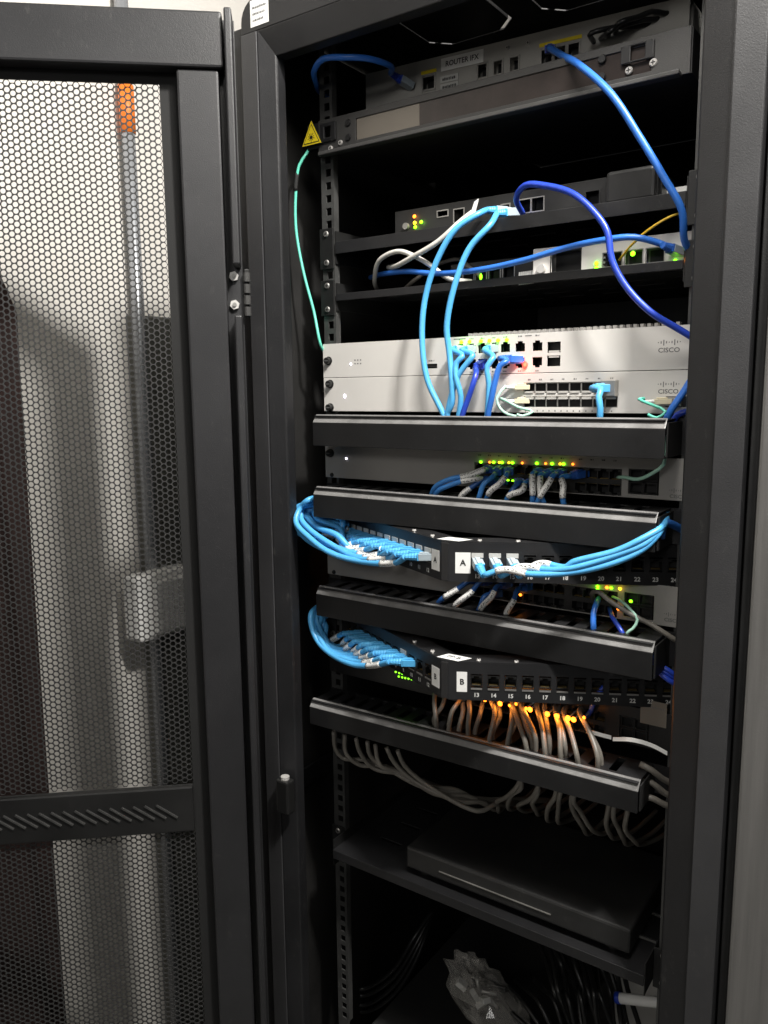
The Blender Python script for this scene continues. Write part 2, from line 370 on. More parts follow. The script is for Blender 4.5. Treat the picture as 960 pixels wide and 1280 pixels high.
# ------------------------------------------------------------------ setting
tag(MB().box(-1100, 1700, -2000, 1800, -1610, -1600).build('floor', 'floor_grey'), kind='structure')
tag(MB().box(-572, -560, -2000, 1800, -1600, 1150).build('wall', 'wall_cream'), kind='structure')
tag(MB().box(-1100, 1700, -3200, 1800, 1150, 1160).build('ceiling', 'ceiling_white'), kind='structure')

# ------------------------------------------------------------------ server cabinet
cab = thing('server_cabinet', 'tall black steel server cabinet standing open, filled with network gear', 'cabinet', (241, 0, -1600))
MB().prism([(-58.7,-75),(-31,-75),(-10,-66),(-10,-50),(-58.7,-50)], 'z', -1600, 369).build('corner_post', 'steel_black', cab, bevel=2)
MB().prism([(541.3,-75),(541.3,-50),(486,-50),(486,-66),(514,-75)], 'z', -1600, 369).build('corner_post', 'steel_black', cab, bevel=2)
for x0_, x1_ in ((-57.5, -32), (515, 540.5)): MB().box(x0_, x1_, -77.2, -75.1, -1600, 368).build('post_trim', 'trim_grey', cab, bevel=.8)
def rounded(x0, x1, z0, z1, r, n=6):
    p = []
    for cx, cz, a0, rr in ((x1-r, z1-r, 0, r), (x0+r, z1-r, PI/2, r)):
        for k in range(n+1): t = a0+PI/2*k/n; p.append((cx+rr*math.cos(t), cz+rr*math.sin(t)))
    return p + [(x0, z0), (x1, z0)]
MB().box(-78, -59, -72, -56, -1600, 380).build('hinge_strip', 'steel_black', cab, bevel=2)
tb = MB().prism(rounded(-58.7, 541.3, 369, 408, 26), 'y', -75, -49).prism([(-75,368.9),(-49,368.9),(-49,338),(-66,338)], 'x', -57, 540)
tb.build('top_bar', 'steel_black', cab, bevel=1)
for x in (-58, 538): MB().box(x, x+3, -48, 800, -1600, 398).build('side_wall', 'interior', cab)
MB().box(-55, 538, 797, 800, -1600, 398).build('rear_panel', 'interior', cab)
MB().box(-55, 538, -48, 797, -1600, -1590).build('base_plate', 'interior', cab)
rf = MB(); holes = []
for cx in (138, 300, 462):
    for cy in (104, 300): holes.append((cx-61, cx+61, cy-61, cy+61))
rf.plate(-58, 541, -48, 800, 399, 401, holes, plane='xy')
for h in holes:
    c = 22
    for px, py, sx, sy in ((h[0],h[2],1,1),(h[1],h[2],-1,1),(h[0],h[3],1,-1),(h[1],h[3],-1,-1)):
        rf.prism([(px, py), (px+sx*c, py), (px, py+sy*c)], 'z', 399.3, 400.7)
rf = rf.build('roof', 'steel_dark', cab)
for h in holes:
    e = 3.0; c = 24; x0, x1, y0, y1 = h[0]+e, h[1]-e, h[2]+e, h[3]-e
    f = MB().prism([(x0+c,y0),(x1-c,y0),(x1,y0+c),(x1,y1-c),(x1-c,y1),(x0+c,y1),(x0,y1-c),(x0,y0+c)], 'z', 398, 402)
    for sx, sy in ((x0+12, y0+12), (x1-12, y0+12), (x0+12, y1-12), (x1-12, y1-12)): f.cyl((sx-4, sy, 402), (0,0,1), 5, 2, 8)
    f.build('fan_cover', 'steel_dark', rf)
# front mounting rails with square holes
for x0, rear in ((0, 0), (466.6, 0)):
    hs = []
    for k in range(-62, 24):
        zc = k*15.875-7.5; xa = x0+7.5 if x0 == 0 else x0+5.5; hs.append((xa, xa+8.5, zc-4.6, zc+4.6))
    b = MB().plate(x0, x0+20, -1000, 372, 2, 4, hs)
    xs = x0+19.2 if x0 == 0 else x0+18.8
    b.box(xs, xs+.6, 4.01, 12, -1000, 372); b.box(x0+.1, x0+20, 2.1, 3.9, -1590, -1000.1)
    b.build('mounting_rail', 'rail_zinc', cab)
# a small door catch at the left post, and a cross brace running back from it
k = MB().box(-26, -4, -92, -76, -632, -584).build('door_catch', 'plastic_black', cab, bevel=3); MB().cyl((-15, -84, -584), (0,0,1), 6, 4, 12).build('bolt_head', 'metal', k)
MB().box(-54, -50, -40, 600, -640, -612).build('cross_brace', 'steel_black', cab, bevel=1)
for z in (300, 120): screw(cab, -45, z, -75.3, 2.6, 'steel_dark')
screw(cab, 527, -350, -75.3, 2.2, 'metal_dull')
st = MB().quad((-42,-75.4,374),(-12,-75.4,374),(-12,-75.4,404),(-42,-75.4,404)).build('sticker', 'label_white', cab)
print_marks(st, -38, -16, -75.6, 395, 2.4, seed=2); print_marks(st, -38, -18, -75.6, 388, 2.4, seed=3); print_marks(st, -38, -20, -75.6, 381, 2.4, seed=4)

# neighbouring cabinet, only its left strip is in view
nb = thing('neighbouring_cabinet', 'light grey brushed metal cabinet front at the right picture edge', 'cabinet', (900, 200, -1600))
MB().box(552, 1150, -72, 700, -1600, 420).build('body', 'neighbour', nb, bevel=3)
MB().box(543.5, 551.5, -66, 700, -1600, 420).build('side_trim', 'steel_dark', nb, bevel=1)

# ------------------------------------------------------------------ open perforated door
A = math.radians(42)
door = thing('cabinet_door', 'open black cabinet door with fine perforated steel panel and dark frame', 'door', (-34, -112, -2.4), rotz=PI+A)
door.scale = (.964, .964, .964)
MB().box(0, 69, -3, -.2, -1550, 384).build('hinge_side_plate', 'door_paint', door)
MB().box(19, 69, 0, 20, -1550, 320.8).build('stile', 'door_paint', door, bevel=3)
MB().box(516, 585, 0, 20, -1550, 320.8).build('stile', 'door_paint', door, bevel=3)
MB().box(13, 585, 0, 25, 321, 384).build('top_rail', 'door_paint', door, bevel=3)
MB().box(1, 10, 0, 36, 93, 384).build('edge_flange', 'door_paint', door, bevel=2)
MB().box(1, 10, 0, 36, -1550, 32).build('edge_flange', 'door_paint', door, bevel=2)
MB().plate(69.2, 515.8, -1550, 383.5, -3, -.2, [(92, 500, -598, 309), (92, 500, -1500, -664)]).build('shade_border', 'matte_black', door)  # black border: shade beside the stile and top rail put into the colour
mb = MB().plate(92.2, 499.8, -663.8, -598.2, -2, 7, []).build('middle_bar', 'steel_dark', door, bevel=2)
sl = MB(); m_ = Matrix.Rotation(math.radians(-36), 4, 'Y')
sl.box(-17, 17, 7.02, 9.5, -1.1, 1.1, m_); sm = None
for k in range(24):
    o = sl.build('slat', 'rail_zinc', mb) if k == 0 else sm.copy()
    if k: COL.objects.link(o)
    sm = sm or o; o.location = ((128+k*15.4)/1000, 0, -.631)
def perforated():
    p = 7.7; r = 3.28; b = MB(); x0, x1, y0, th = 92, 500, -1.0, 1.2; V = b.v; Fc = b.f
    cols = int((x1-x0)/(p*.866))
    ang = [(math.cos(PI*k/6), math.sin(PI*k/6)) for k in range(12)]; R = p/math.sqrt(3)
    for zr0, zr1 in ((-598, 309), (-1500, -664)):
        rows = int((zr1-zr0)/p)
        for c in range(cols):
            cx = x0+R+c*p*.866
            for q in range(rows):
                cz = zr1 - p*.5 - q*p - (p*.5 if c % 2 else 0)
                if cz - p*.5 < zr0-2: continue
                i = len(V)
                for k in range(6): V.append(Vector((cx+R*ang[2*k][0], y0, cz+R*ang[2*k][1])))
                for k in range(12): V.append(Vector((cx+r*ang[k][0], y0, cz+r*ang[k][1])))
                for k in range(12): V.append(Vector((cx+r*ang[k][0], y0-th, cz+r*ang[k][1])))
                for j in range(6):
                    a, b2 = i+j, i+(j+1) % 6; h0, h1, h2 = i+6+2*j, i+7+2*j, i+6+(2*j+2) % 12
                    Fc += [(a, h0, h1), (a, h1, b2), (b2, h1, h2)]
                for k in range(12): Fc.append((i+6+k, i+18+k, i+18+(k+1) % 12, i+6+(k+1) % 12))
    return b.build('perforated_panel', 'mesh_black', door, smooth=False)
perforated()
for z in (83, 48):
    n = MB().cyl((11, -.2, z), (0, 1, 0), 6.2, 5, 6).build('hex_nut', 'metal', door); MB().cyl((11, 4.8, z), (0, 1, 0), 2.6, 2.2, 10).build('bolt_end', 'metal_dull', n)
MB().box(0, 9, -56, -3.2, 40, 84).build('hinge_arm', 'steel_dark', door, bevel=2)
hg = MB().box(-8, -2, -2, 4, 32, 92).build('hinge', 'steel_dark', door, bevel=1)
for k in range(4): MB().cyl((-5, 5, 34+k*14), (0,0,1), 4.6, 11, 12).build('hinge_knuckle', 'steel_grey', hg)

# ------------------------------------------------------------------ things behind the door
def dark_drape():
    b = MB(); e = atX(20, 420, -500).y; ys = [e-600+k*8 for k in range(76)]; zt = atX(0, 185, -500).z; zs = [zt-k*55 for k in range(33)]
    for z in zs:
        for y in ys: b.v.append(Vector((-500+14*math.sin(y/21+z/900)+5*math.sin(y/8), y, z - (max(0, 1-(zt-z)/500)*240*max(0, 1-(e-y)/60)))))
    n = len(ys)
    for i in range(len(zs)-1):
        for k in range(n-1): b.f.append((i*n+k, i*n+k+1, (i+1)*n+k+1, (i+1)*n+k))
    b.smooth = True; o = b.build('dark_curtain', 'dark_cloth'); m = o.modifiers.new('thickness', 'SOLIDIFY'); m.thickness = .002
    return tag(o, 'dark reddish brown curtain at the far left behind the perforated door', 'curtain')
dark_drape()
q0, q1 = atX(148, 100, -535), atX(165, 100, -535)
pipe = thing('conduit_pipe', 'grey vertical conduit pipe with orange band running up the cream wall', 'pipe', (-535, (q0.y+q1.y)/2, -1600))
yc = (q0.y+q1.y)/2; R_ = 12
MB().cyl((-535, yc, -1600), (0,0,1), R_, 2748, 20).build('pipe', 'pipe_grey', pipe, smooth=True)
z0, z1 = atX(157, 160, -513).z, atX(157, 100, -513).z
MB().cyl((-535, yc, z0), (0,0,1), R_+1.5, z1-z0, 20).build('orange_band', 'orange', pipe, smooth=True)
for z in (-900,): MB().box(-559, -521, yc-R_-3, yc+R_+3, z, z+22).build('pipe_clip', 'metal_dull', pipe, bevel=2)
b0, b1 = atX(176, 806, -480), atX(243, 706, -480)
d0, d1 = atX(186, 700, -530), atX(275, 700, -530); zt = atX(190, 395, -530).z
wd = thing('wall_shade', 'dark grey board added as shade on the wall behind the perforated door', 'shade_panel', (-545, (d0.y+d1.y)/2, -1600))  # added dark board in place of the cabinet's shade on the wall
MB().box(-559, -531, d0.y, d1.y, -1600, zt).build('shade_slab', 'shade_panel', wd, bevel=2)
for k in range(3): MB().box(-530.8, -527, d0.y+4, d1.y-4, -1590+(zt+1590)*k/3+3, -1590+(zt+1590)*(k+1)/3-3)  .build('cover', 'shade_panel', wd, bevel=2)
wb = thing('wall_box', 'grey plastic electrical box on the wall, seen through the perforated door', 'box', (-530, (b0.y+b1.y)/2, b0.z))
MB().box(-526.5, -480, b0.y, b1.y, b0.z, b1.z).build('body', 'box_plastic', wb, bevel=8)
MB().box(-479.5, -468, b0.y+34, b1.y-8, b0.z+10, b1.z-12).build('cover', 'box_plastic', wb, bevel=5)

# ------------------------------------------------------------------ rack devices
def chassis(name, label, cat, x0, x1, z0, z1, y, depth, facemat, holes=(), bodymat='face_black', group=None, body=(22, 460), r=1.2, tilt=0):
    t = thing(name, label, cat, ((x0+x1)/2, y, z0), group)
    MB().plate(x0, x1, z0+.4, z1-.4, y-1.6, y, list(holes)).build('faceplate', facemat, t, bevel=.5)
    MB().quad((x0+1, y+15, z0+1), (x1-1, y+15, z0+1), (x1-1, y+15, z1-1), (x0+1, y+15, z1-1)).build('inner_wall', 'cavity', t)
    MB().box(body[0], body[1], y+.5, y+1, z0+.8, z1-.8) if 0 else None
    b = MB(); b.box(body[0], body[1], y+16, y+depth, z0+.8, z1-.8)
    for za, zb in ((z0+.8, z0+1.6), (z1-1.6, z1-.8)): b.box(body[0], body[1], y+.1, y+15.9, za, zb)
    for xa in (body[0], body[1]-1): b.box(xa, xa+1, y+.1, y+15.9, z0+1.7, z1-1.7)
    b.build('chassis', bodymat, t); return t
U = 44.45
# --- white router with two rows of ports
xs2 = [(at(x, 436, 0).x) for x in (583, 597, 611, 625, 638)]
XR = [209.5, 224, 238.5, 253, 267.5]
up_z, lo_z = -15.5, -31.5
H = []
for x in XR: H += socket_holes(x, up_z, notch=1) + socket_holes(x, lo_z, notch=-1)
for x in (286, 307): H += socket_holes(x, up_z, notch=1) + socket_holes(x, lo_z, notch=-1)
H += [(318.6, 334.4, -22.6, -11), (318.6, 334.4, -37.4, -25.8), (161, 177, -36, -30.5)]
r1 = chassis('router', 'white router with green port lights and one red light, uppermost white unit', 'router', 0, 482.6, -U, 0, 0, 330, 'face_light', H, 'face_light')
for x in XR + [286, 307]: socket(r1, x, up_z, 0, notch=1); socket(r1, x, lo_z, 0, notch=-1)
for z in (-16.8, -31.6): 
    c = MB().box(318.7, 334.3, 6, 7, z-5.7, z+5.7).build('fibre_port', 'cavity', r1); MB().box(320.5, 332.5, -1.2, 5, z+(-5.6 if z > -20 else 3.6), z+(-3.6 if z > -20 else 5.6)).build('latch', 'metal', c)
MB().box(163, 175, -.6, 6, -34.2, -32.3).build('usb_port', 'plastic_black', r1)
for x, c in ((211, 0), (222, 0), (237, 0), (248, 0), (259, 0), (270, 0)): led(r1, x, -6.6, 'led_green', -3.0, 5.5, 4.6, .0018)
led(r1, 293, -35, 'led_red', -3, 7, 8, .022)
led(r1, 46, -27.5, 'led_white', -1.8, 2.4, 2.4)
b = MB()
for k in range(3):
    for j in range(2): b.box(53+k*4.5-.9, 53+k*4.5+.9, -1.75, -1.6, -28+j*4.5, -26.4+j*4.5)
b.build('status_marks', 'ink_grey', r1)
thumbscrew(r1, 9.6, -22.3); cisco_logo(r1, 450.5, -22.5, y=-1.75)
MB().box(200, 216, -1.75, -1.62, -3.4, -2.2).box(292, 300, -1.75, -1.62, -3.6, -2.6).build('printed_mark', 'ink_grey', r1)
# vent teeth along the top back edge
b = MB()
for k in range(34): b.box(218+k*7.2, 221.6+k*7.2, 1, 9, .2, 3.2)
b.build('top_vent_teeth', 'face_grey', r1)
# --- white switch with optical ports
SX = [298, 311.5, 325, 338.5, 352, 365.5, 379, 392.5]
H = [(SX[0]-6.8, SX[-1]+6.8, -67.2, -55.2), (SX[0]-6.8, SX[-1]+6.8, -82.6, -70.4), (449, 478, -81.5, -71)]
s2 = chassis('fibre_switch', 'white switch with two rows of optical ports, directly under the white router', 'switch', 0, 482.6, -2*U, -U, 0, 330, 'face_light', H, 'face_light')
for x in SX:
    for z in (-61.2, -76.5):
        c = MB().plate(x-6.75, x+6.75, z-6.1, z+6.1, -.8, .2, [(x-6.1, x+6.1, z-5.2, z+5.2)]).build('fibre_port', 'metal_dull', s2)
        zz = z-5.4 if z > -70 else z+3.0
        MB().box(x-5.2, x+5.2, -2.6, 1, zz, zz+2.2).build('latch', 'metal', c)
MB().box(SX[0]-7, SX[-1]+7, 10, 11, -84, -54).build('port_back', 'cavity', s2)
b = MB()
for k in range(15): b.cyl((294+k*7.1, -1.6, -86.2), (0,-1,0), .8, .2, 8)
b.build('port_marks', 'ink_grey', s2)
led(s2, 35.3, -68.6, 'led_white', -1.9, 2.8, 5)
thumbscrew(s2, 11.5, -52.6); thumbscrew(s2, 10.9, -83.5); cisco_logo(s2, 451.5, -64, y=-1.75, s=.95)
c = MB().box(450, 466, -9, 4, -80.5, -72).build('fibre_module', 'metal_dull', s2, bevel=.6); MB().box(466.4, 477, -5, 3, -80, -72.5).build('module_blank', 'plastic_black', s2)
MB().box(384, 400, -12, 3, -70.5, -53.6).build('copper_module', 'metal_dull', s2, bevel=.8)

# --- the three grey access switches
def access_switch(label, ztop, xs, rim='face_black', group='grey access switches', up_l=(), lo_l=(), face='face_grey'):
    z1, z0 = ztop, ztop-U; zu, zl = ztop-21.5, ztop-35.5
    H = [(min(xs)-7.5, max(xs)+7.5, zl-7.4, zu+7.4), (414, 446, ztop-40, ztop-13)]
    t = chassis('access_switch', label, 'switch', 0, 482.6, z0, z1, 0, 280, face, H, 'face_black', group)
    hs = []
    for x in xs: hs += socket_holes(x, zu, 11.6, 8.4, 1) + socket_holes(x, zl, 11.6, 8.4, -1)
    MB().plate(min(xs)-7.4, max(xs)+7.4, zl-7.3, zu+7.3, -.9, -.1, hs).build('port_block', 'plastic_black', t)
    for x in xs: socket(t, x, zu, -.3, 11.6, 8.4, 1, rim=rim); socket(t, x, zl, -.3, 11.6, 8.4, -1, rim=rim)
    for z in (ztop-19.5, ztop-33.5):
        for x in (422, 437): c = MB().plate(x-7.2, x+7.2, z-6.4, z+6.4, -.8, .2, [(x-6.1, x+6.1, z-5, z+5)]).build('fibre_port', 'plastic_black', t); MB().box(x-6.1, x+6.1, 8, 9, z-5, z+5).build('cavity', 'cavity', c)
    thumbscrew(t, 9.6, ztop-11); screw(t, 11.2, ztop-40.5, -1.7, 3, 'ink'); led(t, 36.2, ztop-17.4, 'led_white', -1.9, 2.6, 2.6)
    return t
# port columns of the upper two switches run 228..440 in two-row blocks
xa = [236+k*12.9 for k in range(9)] + [360.5+k*12.9 for k in range(4)]
sw3 = access_switch('grey access switch with a row of green lights under the topmost manager bar', -3*U, xa, up_l=())
for (x, c) in ((601,'g'),(612,'a'),(617,'g'),(627.5,'g'),(624,'y'),(640.6,'g'),(636,'y'),(652.8,'a'),(671,'g'),(682,'a'),(690,'g'),(700,'y'),(704.5,'g'),(716,'a')):
    p = at(x, 577.5+(x-601)*.024, -3); led(sw3, p.x, p.z, {'g': 'led_green', 'a': 'led_amber', 'y': 'led_yellow'}[c], -3, 4.6 if c == 'g' else 3.2, 3.6 if c == 'g' else 2.8, .0004 if c == 'g' else .0003)
for x, y in ((613, 599.5), (635, 600.2), (641, 600.8)):
    p = at(x, y, -3); led(sw3, p.x, p.z, 'led_green', -3, 4, 2.4)
cisco_logo(sw3, 466, -3*U-38, 'ink_grey', .8, -1.8)
sw4 = access_switch('grey access switch whose left half hides behind the letter A patch panel', -6*U-1, xa)
for x, y, c in ((747,733,'g'),(747,736.5,'g'),(758.5,734.4,'a'),(764,735,'g'),(775,736,'y'),(788.5,751.5,'g'),(773,761,'a'),(650.5,743.5,'a')):
    p = at(x, y, -3); led(sw4, p.x, p.z, {'g': 'led_green', 'a': 'led_amber', 'y': 'led_yellow'}[c], -3, 4.2, 3.6, .0008)
cisco_logo(sw4, 466, -6*U-36, 'ink_grey', .8, -1.8)
xb = [236+k*12.9 for k in range(13)]
sw5 = access_switch('access switch with orange lights behind the grey cables, lowest of the switches', -9*U-8, xb, face='face_black')
a, b_ = at(800, 903, -2), at(834, 880, -2); st = MB().box(a.x, b_.x, -2.2, -1.7, a.z, b_.z).build('sticker', 'beige_strip', sw5); print_marks(st, a.x+3, b_.x-3, -2.3, b_.z-7, 2.6, seed=8)
for x, y, big in ((606,874,1),(595,873,0),(625,879.5,1),(637,882,0),(645,880,0),(662.5,887,1),(657.5,885.5,0),(684,892.5,1),(696,895,1),(710,897.5,1),(717,899.5,1),(574,872,0),(730,897,0)):
    p = at(x, y, -26); MB().cyl((p.x, -1.7, p.z), (0, -1, 0), 1.2, 23, 8).build('light_pipe', 'plug_clear', sw5); led(sw5, p.x, p.z, 'led_amber', -26, 6.5 if big else 3.8, 6.5 if big else 4, .022 if big else .005)
for x, y in ((494.6,840),(499,841.3),(502.7,842.2),(506.5,843.2),(498.4,845.7),(502.7,846.8),(506.5,847.6),(510.6,848.4),(514.6,849.2),(518.7,850.3),(522.7,851.4)):
    p = at(x, y, -3); led(sw5, p.x, p.z, 'led_dot', -3, 3.2, 2.6)

# --- horizontal cable managers: slotted top, front cover, rear bracket
MGR = 'horizontal cable manager bars'
def manager(label, ztop, x0=23, x1=460, tilt=0.0, h=38, front=-55, slots=True):
    t = thing('cable_manager', label, 'cable manager', (241, 0, ztop-h), MGR)
    hs = []; k = x0+16
    while slots and k < x1-14: hs.append((k, k+9, front+17, -4)); k += 23
    sh = Matrix.Identity(4); sh[2][0] = math.tan(tilt); sh[2][3] = -math.tan(tilt)*241
    MB().plate(x0, x1, front+2.2, 0, ztop-1.6, ztop, hs, sh, 'xy').build('slotted_top', 'steel_black', t, bevel=.4)
    b = MB().prism([(front, ztop-8.9), (front, ztop-h), (front+1.6, ztop-h), (front+1.6, ztop-8.9)], 'x', x0-1, x1+1)
    b.v = [sh @ v for v in b.v]; cv = b.build('front_cover', 'cover_black', t, bevel=.4)
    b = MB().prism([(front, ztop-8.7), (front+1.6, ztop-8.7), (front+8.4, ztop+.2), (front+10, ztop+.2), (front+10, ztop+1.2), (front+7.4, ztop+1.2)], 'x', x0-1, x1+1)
    b.v = [sh @ v for v in b.v]; b.build('cover_edge_sheen', 'cover_edge_sheen', cv, bevel=.6)
    for xe in (x0-2.9, x1+1.3): MB().box(xe, xe+1.6, front+4, -.4, ztop-h+1, ztop-3, sh).build('end_plate', 'steel_dark', t, bevel=.4)
    hs = [(p[0], p[1], front+17, -4) for p in hs]
    MB().plate(x0, x1, front+2.2, 0, ztop-h, ztop-h+1.4, hs, sh, 'xy').build('slotted_base', 'steel_black', t)
    MB().plate(0, 482.6, ztop-h, ztop-.3, -.2, 1.6, [(40, 440, ztop-h+6, ztop-7)], sh).build('mounting_plate', 'steel_black', t)
    return t
m1 = manager('black cable manager bar directly beneath the white switch, topmost bar', -92.5, 25, 464, slots=False)
m2 = manager('black cable manager bar just above the letter A patch panel', -185, 23, 459)
m3 = manager('black cable manager bar just above the letter B patch panel', -317, 24, 461)
m4 = manager('slightly tilted black cable manager bar catching the grey cables, lowest bar', -472.5, 8, 452, math.radians(1.0), h=33)

# --- angled patch panels
def wing_frame(side, zc):
    """local x along the wing outward from the nose, y into the rack, z up"""
    n = (254, -104, zc) if side > 0 else (244, -104, zc)
    e = Vector((470, 9.5, zc)) if side > 0 else Vector((13, 9.5, zc)); d = (e - Vector(n)); d.normalize(); y = Vector((0, 0, 1)).cross(d)*(1 if side > 0 else -1)
    m = Matrix((d, y, Vector((0, 0, 1)))).transposed().to_4x4(); m.translation = Vector(n); return m
PORTW = {}
def patch_panel(letter, label, z1, z0, cable_ports, dust):
    t = thing('patch_panel', label, 'patch panel', (241, -50, z0), 'angled patch panels')
    zc = (z0+z1)/2; hh = (z1-z0)/2
    for side in (-1, 1):
        m = wing_frame(side, zc); Lw = 243 if side > 0 else 256; hs = []; cen = [(30.9 if side > 0 else 27)+k*18.7 for k in range(12)]
        for c in cen: hs.append((c-6.6, c+6.6, -7, 9))
        w = MB().plate(0, Lw, -hh, hh, 0, 2, hs, m).build('port_wing', 'panel_plate', t)
        lip = MB().box(0, Lw, 0.1, 26, hh+.05, hh+1.3, m).build('top_lip', 'panel_plate', w, org=ORG[t.name])
        rt = m.to_3x3() @ Vector((1, 0, 0)); nrm = -(m.to_3x3() @ Vector((0, 1, 0)))
        txr = rt if side > 0 else -rt
        for k, c in enumerate(cen):
            num = 13+k if side > 0 else 12-k
            PORTW[(letter, num)] = (m @ Vector((c, 0, 1)), nrm)
            jm = Matrix((txr, -nrm, Vector((0, 0, 1)))).transposed().to_4x4(); jm.translation = m @ Vector((c, .6, 0))
            socket(t, 0, 0, 0, 11.4, 8.6, 1, jm, 'plastic_black', 'jack')
            g = MB().box(c-6.4, c+6.4, -.8, .6, 5.6, 10.6, m) if num in dust else None
            if g: g.build('jack_shutter', 'label_grey', t)
            elif letter == 'B': MB().box(c-6.2, c+6.2, -.7, .5, -9, -7.2, m).build('jack_edge', 'metal_dull', t)
            lettering(str(num), 6.4, (m @ Vector((c, -.35, -hh+6.3))), 'print_white', t, right=txr, bold=.18)
        # letter label next to the nose
        a, b_ = (3, 18.5) if side < 0 else (7, 23.5) if letter == 'A' else (9, 20.5)
        lb = MB().box(a, b_, -.5, -.1, -12, 11, m).build('letter_label', 'label_white', t)
        lettering(letter, 9, m @ Vector(((a+b_)/2, -.75, -.5)), 'ink', lb, right=txr, bold=.25)
    # nose plate joining both wings
    MB().prism([(244, -104.6), (254, -104.6), (254, -99), (244, -99)], 'z', z0, z1+.2).build('nose', 'panel_plate', t, bevel=1)
    MB().prism([(244, -104), (254, -104), (292, -82), (206, -82)], 'z', z1+.4, z1+1.6).build('nose_cap', 'panel_plate', t)
    lb = MB().quad((236, -100, z1+2), (264, -100, z1+2), (272, -83, z1+2), (242, -83, z1+2)).build('paper_label', 'label_white', t)
    if letter == 'B': lettering('PP-B', 9, (253.5, -91.5, z1+2.2), 'ink', lb, up=(0, 1, 0), bold=.1)
    for x, y in ((281, -84), (222, -86), (318, -66), (186, -68)): screw(t, x, y and z1-4 if 0 else z1+1.8, y, 2.6, 'metal', 'rivet', (0, 0, 1))
    for x in (0, 470.6): MB().box(x, x+12, .2, 2.2, z0, z1).build('rack_ear', 'panel_plate', t); screw(t, x+6, zc+14, .1, 4, 'metal_dull'); screw(t, x+6, zc-14, .1, 4, 'metal_dull')
    return t
pa = patch_panel('A', 'black angled patch panel with letter A labels on its nose', -226, -269, (), set(range(1, 16)))
pb = patch_panel('B', 'black angled patch panel with letter B labels on its nose', -361, -404, (), {9})

# --- top fibre panel with warning sticker, and the router above it
fp = thing('fibre_tray', 'dark rack panel with yellow laser warning triangle and beige strip at the top', 'panel', (241, 0, 235))
MB().plate(0, 459, 235, 278, -2, 0, [(60, 422, 245, 270), (10, 25, 255, 268)]).build('faceplate', 'steel_grey', fp, bevel=.6)
MB().box(60.5, 152, -.6, 1, 245.2, 269.8).build('beige_strip', 'beige_strip', fp); MB().box(152.2, 421.5, -.4, 1, 245.2, 269.8).build('smoked_window', 'smoke', fp)
MB().box(22, 460, 1.2, 200, 236, 277).build('tray', 'steel_dark', fp); MB().box(8, 452, -14, -2.2, 232.5, 237).build('lower_lip', 'steel_grey', fp, bevel=1)
for x, z in ((20, 242), (36, 246)): screw(fp, x, z, -2.2, 3.4)
for x, z in ((400, 250), (424, 252)): screw(fp, x, z, -2.2, 4)
for x in (48, 372):
    for z in (250, 267): screw(fp, x, z, -2.2, 4.5, 'steel_black')
MB().plate(5, 30, 250, 273, -5, -2.1, [(12, 22, 255, 268)]).build('latch_plate', 'steel_black', fp, bevel=1)
MB().plate(392, 425, 256, 273, -5, -2.1, [(402, 416, 258, 271)]).build('latch_plate', 'steel_black', fp, bevel=1)
p = at(390, 170, -6); cx, cz = p.x, p.z-1
def tri(r, y0, y1, dz=0): return MB().prism([(cx+r*math.sin(2*PI*k/3), cz+dz+r*math.cos(2*PI*k/3)*1.05) for k in range(3)], 'y', y0, y1)
MB().box(cx-10, 1, -3, -1, cz-14, cz+16).build('sticker_backing', 'steel_black', fp)
tri(19.5, -6.6, -6.2).build('warning_border', 'ink', fp); sk = tri(18.2, -7, -6.7).build('warning_triangle', 'warn_yellow', fp); tri(15, -7.3, -7.1, .0).build('warning_outline', 'ink', sk); tri(13.4, -7.6, -7.4).build('warning_field', 'warn_yellow', sk)
b = MB().cyl((cx, -7.7, cz-1), (0,-1,0), 2.2, .2, 12)
for k in range(10): b.box(-.3, .3, 7.72, 7.9, 2.6, 6 if k % 2 else 4.8, frame((cx, 0, cz-1), (0,-1,0)) @ Matrix.Rotation(2*PI*k/10, 4, 'Y'))
b.build('laser_symbol', 'ink', sk)
# router on top of that panel
RT = math.radians(-2.0)
rt = thing('router', 'grey router with ROUTER IFX label resting above the top panel', 'router', (230, 60, 293))
def rp(x, z): return (x, z)
hs = []
TS = Matrix.Identity(4); TS[2][0] = math.tan(RT); TS[2][3] = -math.tan(RT)*200
RH = [(120, 138), (197, 210), (218, 230), (239, 251), (278, 292), (294, 308), (310, 324)]
for a, c in RH: hs.append((a, c, 303, 319))
hs.append((117, 141, 300, 330))
MB().plate(32, 440, 293, 339, 58, 60, hs[:-1], TS).build('faceplate', 'face_dim', rt, bevel=.5)
b = MB().box(32.5, 439.5, 74, 270, 293.5, 338.5, TS).box(32.5, 439.5, 60.1, 73.9, 337, 338.4, TS).box(32.5, 439.5, 60.1, 73.9, 293.6, 295, TS); b.build('chassis', 'face_dim', rt)
for a, c in RH:
    o = MB().plate(a-1, c+1, 302, 320, 57, 57.9, [(a+1, c-1, 304, 318)], TS).build('port', 'metal_dull', rt); MB().box(a, c, 70, 71, 303, 319, TS).build('cavity', 'cavity', o)
for a, c in ((118, 140), (276, 326)): MB().box(a, c, 57.2, 57.9, 322, 325.8, TS).build('yellow_port_strip', 'warn_yellow', rt)
lb = MB().box(147, 205, 57, 57.9, 320.5, 335, TS).build('name_label', 'label_white', rt); lettering('ROUTER IFX', 8.4, TS @ Vector((176, 56.8, 327.6)), 'ink', lb, math.atan(math.tan(RT)), bold=.15, sx=.98)
for z in (311, 302):
    l2 = MB().box(146, 171, 57, 57.9, z-3.8, z+3.8, TS).build('small_label', 'label_grey', rt); print_marks(l2, 149, 168, 56.9, z, 3.4, 'ink', TS, int(z))
for x in (236, 262): screw(rt, x, (TS @ Vector((x, 0, 330))).z, 57.8, 2.2, 'metal')

